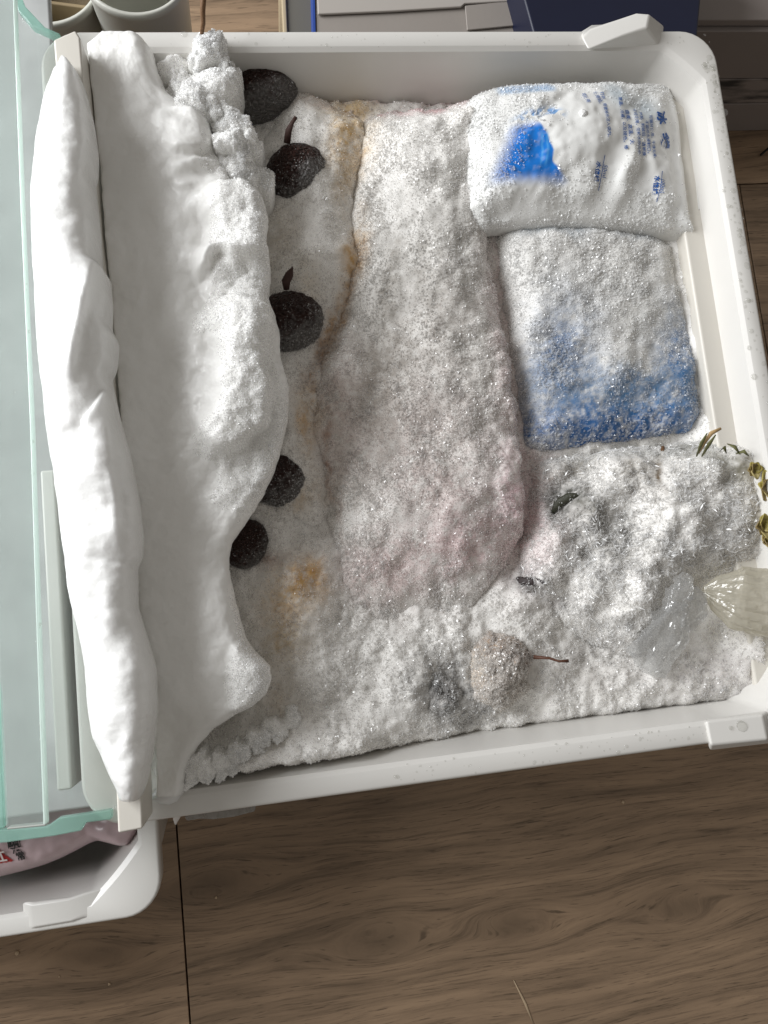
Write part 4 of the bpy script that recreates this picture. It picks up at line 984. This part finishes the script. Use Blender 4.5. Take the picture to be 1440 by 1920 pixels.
V = np.concatenate([V, [rows[0].mean(0)], [rows[-1].mean(0)]]); i0 = nr * nc
c1 = np.array([[idx[0, k], idx[0, (k + 1) % nc], i0, i0] for k in range(0, nc)])
me = bpy.data.meshes.new('ice_ridge')
allf = [tuple(f) for f in q.tolist()] + [(int(idx[0, k]), int(nx_[0, k]), i0) for k in range(nc)] + [(int(nx_[-1, k]), int(idx[-1, k]), i0 + 1) for k in range(nc)]
rd = pymesh('ice_ridge', V, allf, M['ice'], None, sm=True)
bm = bmesh.new(); bm.from_mesh(rd.data); bmesh.ops.recalc_face_normals(bm, faces=bm.faces); bm.to_mesh(rd.data); bm.free()
tag(rd, 'long smooth ridge of bright ice grown over the shelf bar', 'ice')
for pts, rad, lab in (([(312, 1478, .0), (326, 1500, -.004), (333, 1522, -.006), (329, 1546, -.008)], [.010, .0065, .0035, .0004], 'small pointed icicle hanging from the front end of the frost slab'),):
    tag(tube('icicle', px3(pts), rad, M['ice'], seg=10, flat=.6), lab, 'icicle')
# thin sheet of ice under the front rim
pl = [(345, 1530), (385, 1520), (480, 1508), (478, 1522), (440, 1532), (400, 1537), (372, 1536), (350, 1540)]
M['thin_ice'] = film_mat('thin_ice', (.85, .86, .86), .5, .15, (.55, .55, .54), noise=200)
tag(prism('ice_sheet', [XY(*p, -.012) for p in pl], -.018, -.012, M['thin_ice'], None, .001), 'thin clear ice sheet clinging under the front rim', 'ice')

# snow lumps between the slab and the rear lychee
class Balls(Field):
    """a clump of many small snow balls; (x, y, r in photo px, top height)"""
    def __init__(s, balls, seed, extra=26):
        g = np.random.default_rng(seed); s.balls = list(balls)
        for _ in range(extra):
            q = balls[g.integers(len(balls))]; a = g.uniform(0, 6.28); rr = q[2] * g.uniform(.35, 1.0)
            r = q[2] * g.uniform(.22, .45)
            s.balls.append((q[0] + rr * math.cos(a), q[1] + rr * math.sin(a), r, q[3] - .00033 * q[2] * (1 - math.sqrt(max(0, 1 - (rr / q[2]) ** 2))) + .00012 * r))
        b = np.array(s.balls); hull = []
        for a in np.linspace(0, 2 * math.pi, 48, endpoint=False):
            d = np.array([math.cos(a), math.sin(a)]); hull.append(max(((q[:2] + d * (q[2] + 5)) for q in b), key=lambda p: p @ d))
        super().__init__(hull, 0.006, -.05, 8, seed=seed, base=(.88, .88, .88), k=0, edge_noise=0)
    def z(s, x, y):
        wx = x + 13 * fbm(x, y, 26, 4, s.seed); wy = y + 13 * fbm(x, y, 26, 4, s.seed + 4)
        z = np.full(np.shape(x), -.05)
        for bx_, by_, r, zt in s.balls:
            d2 = ((wx - bx_) ** 2 + (wy - by_) ** 2) / (r * r)
            z = np.maximum(z, np.where(d2 < 1, zt - .00036 * r * (1 - np.sqrt(np.clip(1 - d2, 0, 1))) - .012 * smooth(.8, 1, d2), -.05))
        return z + .0010 * fbm(x, y, 14, 3, s.seed + 8)
for balls, lab, sd_, n, lo2 in (
    ([(400, 165, 50, .012), (365, 190, 46, .014), (428, 222, 38, .008), (452, 262, 38, .008), (440, 320, 50, .012), (480, 322, 30, .002), (425, 140, 30, .006)], 'coarse white snow clump beside the farthest lychee', 91, 20000, -.03),
    ([(390, 95, 33, .014), (410, 110, 20, .006), (372, 112, 22, .008)], 'small round icy snow nub below the twig', 95, 5500, -.03),
    ([(436, 285, 24, .022), (455, 298, 18, .016), (420, 272, 15, .018)], 'little crumbly snow lump on top of the coarse clump', 97, 3500, -.03),
    ([(312, 120, 32, .004), (345, 150, 34, .006), (368, 178, 30, .008), (330, 100, 24, -.004)], 'greyish melting snow strip along the top of the slab edge', 99, 1800, -.03),
    ([(352, 1462, 20, .004), (380, 1448, 24, .006), (412, 1440, 22, .003), (444, 1420, 26, .002), (478, 1400, 24, -.002), (512, 1378, 26, -.006), (365, 1440, 24, .004), (430, 1440, 18, .002), (545, 1360, 22, -.010)], 'crumbly snow crest along the front wall beside the slab end', 103, 12000, -.03)):
    f = Balls(balls, sd_, 70 if sd_ == 103 else 30)
    t = thing('snow_lump', lab, 'snow', group='snow clumps')
    f.mesh('packed_snow', M['slab'], t, 2.0)
    f.crystals(n, (.6 * MM, 1.7 * MM), lambda x, y: (f.z(x, y) > lo2) * 1.0, parent=t, mix=.05)
# twig over the rim
tag(tube('twig', px3([(383, -30, .03), (380, 20, .022), (381, 44, .016), (378, 66, .010)]), [.0018, .0016, .0014, .0012], M['twig']), 'thin brown twig standing over the rear rim', 'twig')

# ------------------------------------------------------------------ glass shelves on the left
gs = thing('glass_shelf', 'green edged glass shelf panel under the ice ridge on the left', 'glass shelf')
ZG = 0.004
gl = [(-160, -120), (10, -60), (40, 30), (85, 66), (150, 100), (270, 1480), (206, 1520), (206, 1536), (158, 1541), (150, 1556), (12, 1578), (-160, 1592)]
prism('glass_pane', [XY(*p, ZG) for p in gl], ZG - .004, ZG, M['glass'], gs, .0006)
def strip(name, outer, inner, z0, z1, mat, parent, bev=.0008):
    prism(name, [XY(*p, z1) for p in outer] + [XY(*p, z1) for p in inner[::-1]], z0, z1, mat, parent, bev)
strip('teal_edge', [(-160, 1594), (12, 1580), (100, 1568), (152, 1558), (160, 1543), (208, 1537)], [(-160, 1560), (14, 1556), (88, 1550), (110, 1534), (150, 1528), (208, 1519)], ZG - .0046, ZG + .0012, M['teal_edge'], gs)
strip('teal_edge', [(4, -80), (34, 20), (60, 48), (112, 72)], [(14, -80), (46, 10), (84, 50), (112, 62)], ZG - .0046, ZG + .0012, M['teal_edge'], gs)
strip('teal_edge', [(-40, 1100), (-2, 1300), (8, 1552)], [(-60, 1100), (-30, 1300), (-14, 1556)], ZG - .0046, ZG + .0012, M['teal_edge'], gs)
ug = thing('glass_shelf', 'misted upper glass shelf with bright polished edge at the left border', 'glass shelf')
ZU = 0.028
prism('glass_pane', [XY(*p, ZU) for p in [(-140, -80), (22, -80), (40, 400), (58, 800), (70, 1200), (81, 1546), (11, 1553), (-4, 1200), (-40, 800)]], ZU - .004, ZU, M['glass_misted'], ug, .0005)
strip('polished_edge', [(24, -80), (42, 400), (60, 800), (73, 1200), (86, 1546)], [(21, -80), (38.5, 400), (56, 800), (68.5, 1200), (81, 1546)], ZU - .005, ZU + .001, M['bright_edge'], ug, .0006)
strip('polished_edge', [(13, 1556), (86, 1549)], [(13, 1552), (86, 1545)], ZU - .005, ZU + .0008, pbr('grey_edge', (.35, .36, .34), .4), ug, .0006)
gd = []
for _ in range(20):
    y = rng.uniform(150, 1500); x = np.interp(y, [-80, 400, 800, 1200, 1546], [22, 40, 58, 71, 83]) + rng.normal(0, 1.5 if rng.random() < .6 else 14)
    q_ = XY(min(x, np.interp(y, [-80, 1546], [24, 85]) + 3), y, ZU); gd.append((q_[0], q_[1], ZU + .0004, rng.choice([.0004, .0007, .0010])))
droplets('water_droplets', gd, ug)
# cabinet liner below the glass
M['liner'] = pbr('grey_liner', (.60, .615, .61), .25, colvar=.6)
ln_ = thing('freezer_liner', 'pale grey freezer liner seen through the misted glass, with added unseen walls below', 'freezer liner')
prism('liner_floor', [(UX0 - .20, UY0 - .0), (UX0 - .006, UY0 + .0), (UX0 - .006, UY1 + .1), (UX0 - .20, UY1 + .1)], -.062, -.055, M['liner'], ln_, .002)
prism('unseen_liner_back', [(UX0 - .21, UY0 - .12), (UX0 - .202, UY0 - .12), (UX0 - .202, UY1 + .1), (UX0 - .21, UY1 + .1)], ZF, -.055, M['liner'], ln_, .001)  # unseen wall, added to keep window light out of the lower drawer
prism('unseen_liner_side', [(UX0 - .20, UY1 + .012), (UX0 - .01, UY1 + .012), (UX0 - .01, UY1 + .02), (UX0 - .20, UY1 + .02)], ZF, -.0625, M['liner'], ln_, .001)  # also added out of view, blocks window light from the far side
prism('liner_rail', [(UX0 - .016, UY0 + .02), (UX0 - .008, UY0 + .02), (UX0 - .008, UY0 + .2), (UX0 - .016, UY0 + .2)], -.055, -.012, M['plastic'], ln_, .0015)

# ------------------------------------------------------------------ pink food bag in the lower drawer
pkf = Field([(-120, 1480), (160, 1480), (300, 1500), (262, 1566), (240, 1600), (215, 1606), (190, 1596), (160, 1598), (110, 1625), (50, 1650), (-120, 1690)], -.115, -.150, 40, seed=101, k=2, edge_noise=0, bumps=[(60, 1590, 120, 40, -10, .006), (200, 1580, 30, 40, 0, .004), (165, 1590, 20, 30, 0, -.006)], noise=[(60, .004, 3)], base=(.56, .43, .45), mottle=.05)
fpk = thing('food_bag', 'pink plastic food bag with red label in the lower drawer', 'food bag')
pkf.mesh('pouch', M['packfilm'], fpk, 2.4)
lab = [(-60, 1560), (-8, 1562), (16, 1600), (32, 1612), (-60, 1632)]
def onsurf(name, poly, fld, lift, mat, parent, n=14):
    p = np.array(poly, float); V = []; Fs = []
    X, Y = np.meshgrid(np.linspace(p[:, 0].min(), p[:, 0].max(), 40), np.linspace(p[:, 1].min(), p[:, 1].max(), 40))
    ins = sdf(p, X, Y) > 0; cell = ins[:-1, :-1] & ins[1:, :-1] & ins[:-1, 1:] & ins[1:, 1:]
    ii = np.arange(1600).reshape(40, 40)
    Fs = np.stack([ii[1:, :-1], ii[1:, 1:], ii[:-1, 1:], ii[:-1, :-1]], -1)[cell]
    us, inv = np.unique(Fs, return_inverse=True); fx, fy = X.ravel()[us], Y.ravel()[us]
    V = np.c_[XY(fx, fy, fld.z0), fld.z(fx, fy) + lift]
    return link(name, raw_mesh(name, V, inv.reshape(-1, 4), 4), mat, parent)
rl = onsurf('red_label', lab, pkf, .0006, M['inkred'], fpk)
printed('printed_text', '红', (-8, 1614), (1, -.16), 26, pkf.z, pkf.z0, M['inkwhite'], rl, .03, lift=.0014)
printed('printed_text', '圆', (20, 1585), (1, -.2), 26, pkf.z, pkf.z0, M['inkblack'], fpk, .03, lift=.001)
printed('printed_text', '沿', (28, 1596), (1, -.3), 20, pkf.z, pkf.z0, M['inkblack'], fpk, .03, lift=.001)
printed('printed_text', '常', (36, 1610), (1, -.3), 18, pkf.z, pkf.z0, M['inkblack'], fpk, .03, lift=.001)

# ------------------------------------------------------------------ things standing behind the drawer
def boxthing(name, label, cat, pts, z0, z1, mat, part='carton_body', bev=.002):
    t = thing(name, label, cat); prism(part, pts, z0, z1, mat, t, bev); return t
zt_ = -.09
def pw(p, z): return XY(*p, z)
M['greycard'] = pbr('grey_card', (.30, .27, .245), .6, bump=(300, .1, .001), colvar=.15)
M['bluecard'] = pbr('navy_card', (.006, .009, .032), .45, colvar=.3)
M['olive'] = pbr('olive_card', (.13, .12, .095), .6)
M['tan'] = pbr('tan_edge', (.42, .34, .22), .6)
M['white_tub'] = pbr('white_tub', (.55, .55, .50), .4)
g = boxthing('carton', 'grey cardboard carton with taped flaps behind the rear rim', 'carton', [pw((592, 80), zt_), pw((1000, 80), zt_), pw((985, -160), zt_), pw((586, -160), zt_)], ZF, zt_, M['greycard'])
prism('flap', [pw(p, zt_ + .003) for p in [(596, 26), (735, 20), (865, 12), (872, 6), (985, 0), (980, -150), (590, -150)]], zt_ + .0008, zt_ + .003, pbr('pale_card', (.40, .37, .34), .6), g, .0008)
prism('flap', [pw(p, zt_ + .0022) for p in [(876, 56), (1000, 44), (990, -2), (872, 10)]], zt_ + .0006, zt_ + .0022, M['greycard'], g, .0006)
prism('side_strip', [pw(p, zt_) for p in [(588, 80), (582, -160), (586, -160), (592, 80)]], ZF, zt_ + .001, pbr('blue_strip', (.02, .06, .28), .5), g)
b = boxthing('carton', 'dark navy blue box behind the raised rim grip', 'carton', [pw((1008, 90), -.06), pw((1306, 90), -.06), pw((1330, -160), -.06), pw((940, -160), -.06)], ZF, -.06, M['bluecard'])
p_ = boxthing('board', 'olive board with a tan edge between floor and grey carton', 'board', [pw((540, 80), -.12), pw((586, 80), -.12), pw((582, -160), -.12), pw((526, -160), -.12)], ZF, -.12, M['olive'], 'panel', .001)
prism('tan_edge', [pw(p, -.118) for p in [(532, 80), (540, 80), (530, -160), (520, -160)]], ZF, -.118, M['tan'], p_, .001)
# pale marbled carton at the right, front face towards the viewer
q0, q1 = P(1382, 252, ZF), P(1500, 238, ZF)
def marble():
    m, nt, out = newmat('marbled_card'); p = N(nt, 'ShaderNodeBsdfPrincipled'); p.inputs['Roughness'].default_value = .5
    tc = N(nt, 'ShaderNodeTexCoord'); mp = N(nt, 'ShaderNodeMapping'); mp.inputs['Scale'].default_value = (14, 1, 60); no = N(nt, 'ShaderNodeTexNoise'); no.inputs['Scale'].default_value = 1.2; no.inputs['Detail'].default_value = 6
    nt.links.new(tc.outputs['Object'], mp.inputs[0]); nt.links.new(mp.outputs[0], no.inputs['Vector'])
    r = N(nt, 'ShaderNodeValToRGB'); r.color_ramp.elements[0].position = .42; r.color_ramp.elements[0].color = (.03, .03, .03, 1); r.color_ramp.elements[1].position = .58; r.color_ramp.elements[1].color = (.26, .225, .21, 1)
    nt.links.new(no.outputs['Fac'], r.inputs[0]); nt.links.new(r.outputs[0], p.inputs['Base Color']); nt.links.new(p.outputs[0], out.inputs[0]); return m
M['taupe'] = pbr('taupe_card', (.26, .225, .21), .6, colvar=.1)
wt = thing('tiled_plinth', 'dim taupe plinth with a dark marbled band right of the drawer', 'plinth')
yb = (q0[1] + q1[1]) / 2; xa, xb_ = .235, .60
def ztop(py):   # height on the front plane that shows at pixel row py
    d = np.array([(1410 - 720) / F, -(py - 960) / F, -1]) @ RC.T; tt = (yb - CAM[1]) / d[1]; return CAM[2] + d[2] * tt
zs_ = [ZF, ztop(194), ztop(148), ztop(58)]
for k, (m, nm) in enumerate(((M['taupe'], 'tile'), (marble(), 'marbled_band'), (M['taupe'], 'tile'))):
    prism(nm, [(xa, yb), (xb_, yb), (xb_, yb + .4), (xa, yb + .4)], zs_[k] + .0006, zs_[k + 1] - .0006, m, wt, .001)
prism('tile', [(xa, yb + .004), (xb_, yb + .004), (xb_, yb + .4), (xa, yb + .4)], zs_[3] + .0006, zs_[3] + .008, M['taupe'], wt, .001)
tag(tube('dark_cable', [(q1[0] - .055, yb - .03, ZF + .003), (q1[0] - .02, yb - .006, ZF + .02), (q1[0] + .03, yb - .004, ZF + .06)], [.0012, .0012, .0012], M['inkblack']), 'thin dark wire leaning on the taupe plinth at right edge', 'wire').name = 'wire'

# white tubs behind, upper left
def tub(name, px, py, z, r, label, squash=1.0):
    t = thing(name, label, 'tub'); c = P(px, py, z)
    prof = [(.78, ZF), (.8, ZF + .001), (.96, z - .01), (1.0, z - .008), (1.03, z - .004), (1.03, z), (.97, z + .001), (.94, z - .004), (.92, z - .05), (.8, z - .09), (.0, z - .09)]
    n = 56; V = []; Fs = []
    for rr, zz in prof:
        for k in range(n): a = 2 * math.pi * k / n; V.append((c[0] + r * rr * math.cos(a), c[1] + r * rr * math.sin(a) * squash, zz))
    for i in range(len(prof) - 1):
        for k in range(n): Fs.append((i * n + k, i * n + (k + 1) % n, (i + 1) * n + (k + 1) % n, (i + 1) * n + k))
    pymesh('tub_wall', V, Fs, M['white_tub'], t, sm=True)
    return t, c
t, c = tub('plastic_tub', 82, -45, -.13, .042, 'open white tub with brown inside at the top left corner')
prism('divider', [(c[0] - .034, c[1] - .002), (c[0] + .034, c[1] - .012), (c[0] + .034, c[1] - .009), (c[0] - .034, c[1] + .001)], -.22, -.15, pbr('brown_board', (.24, .18, .10), .7), t, .001)
prism('contents', [(c[0] + .036 * math.cos(a), c[1] + .036 * math.sin(a)) for a in np.linspace(0, 6.28, 28)[:-1]], -.219, -.17, pbr('brown_contents', (.16, .12, .07), .8, bump=(200, .6, .003)), t, .001)
t, c = tub('plastic_tub', 250, -62, -.10, .040, 'white tub whose rounded lip dips in at the top edge', 1.0)
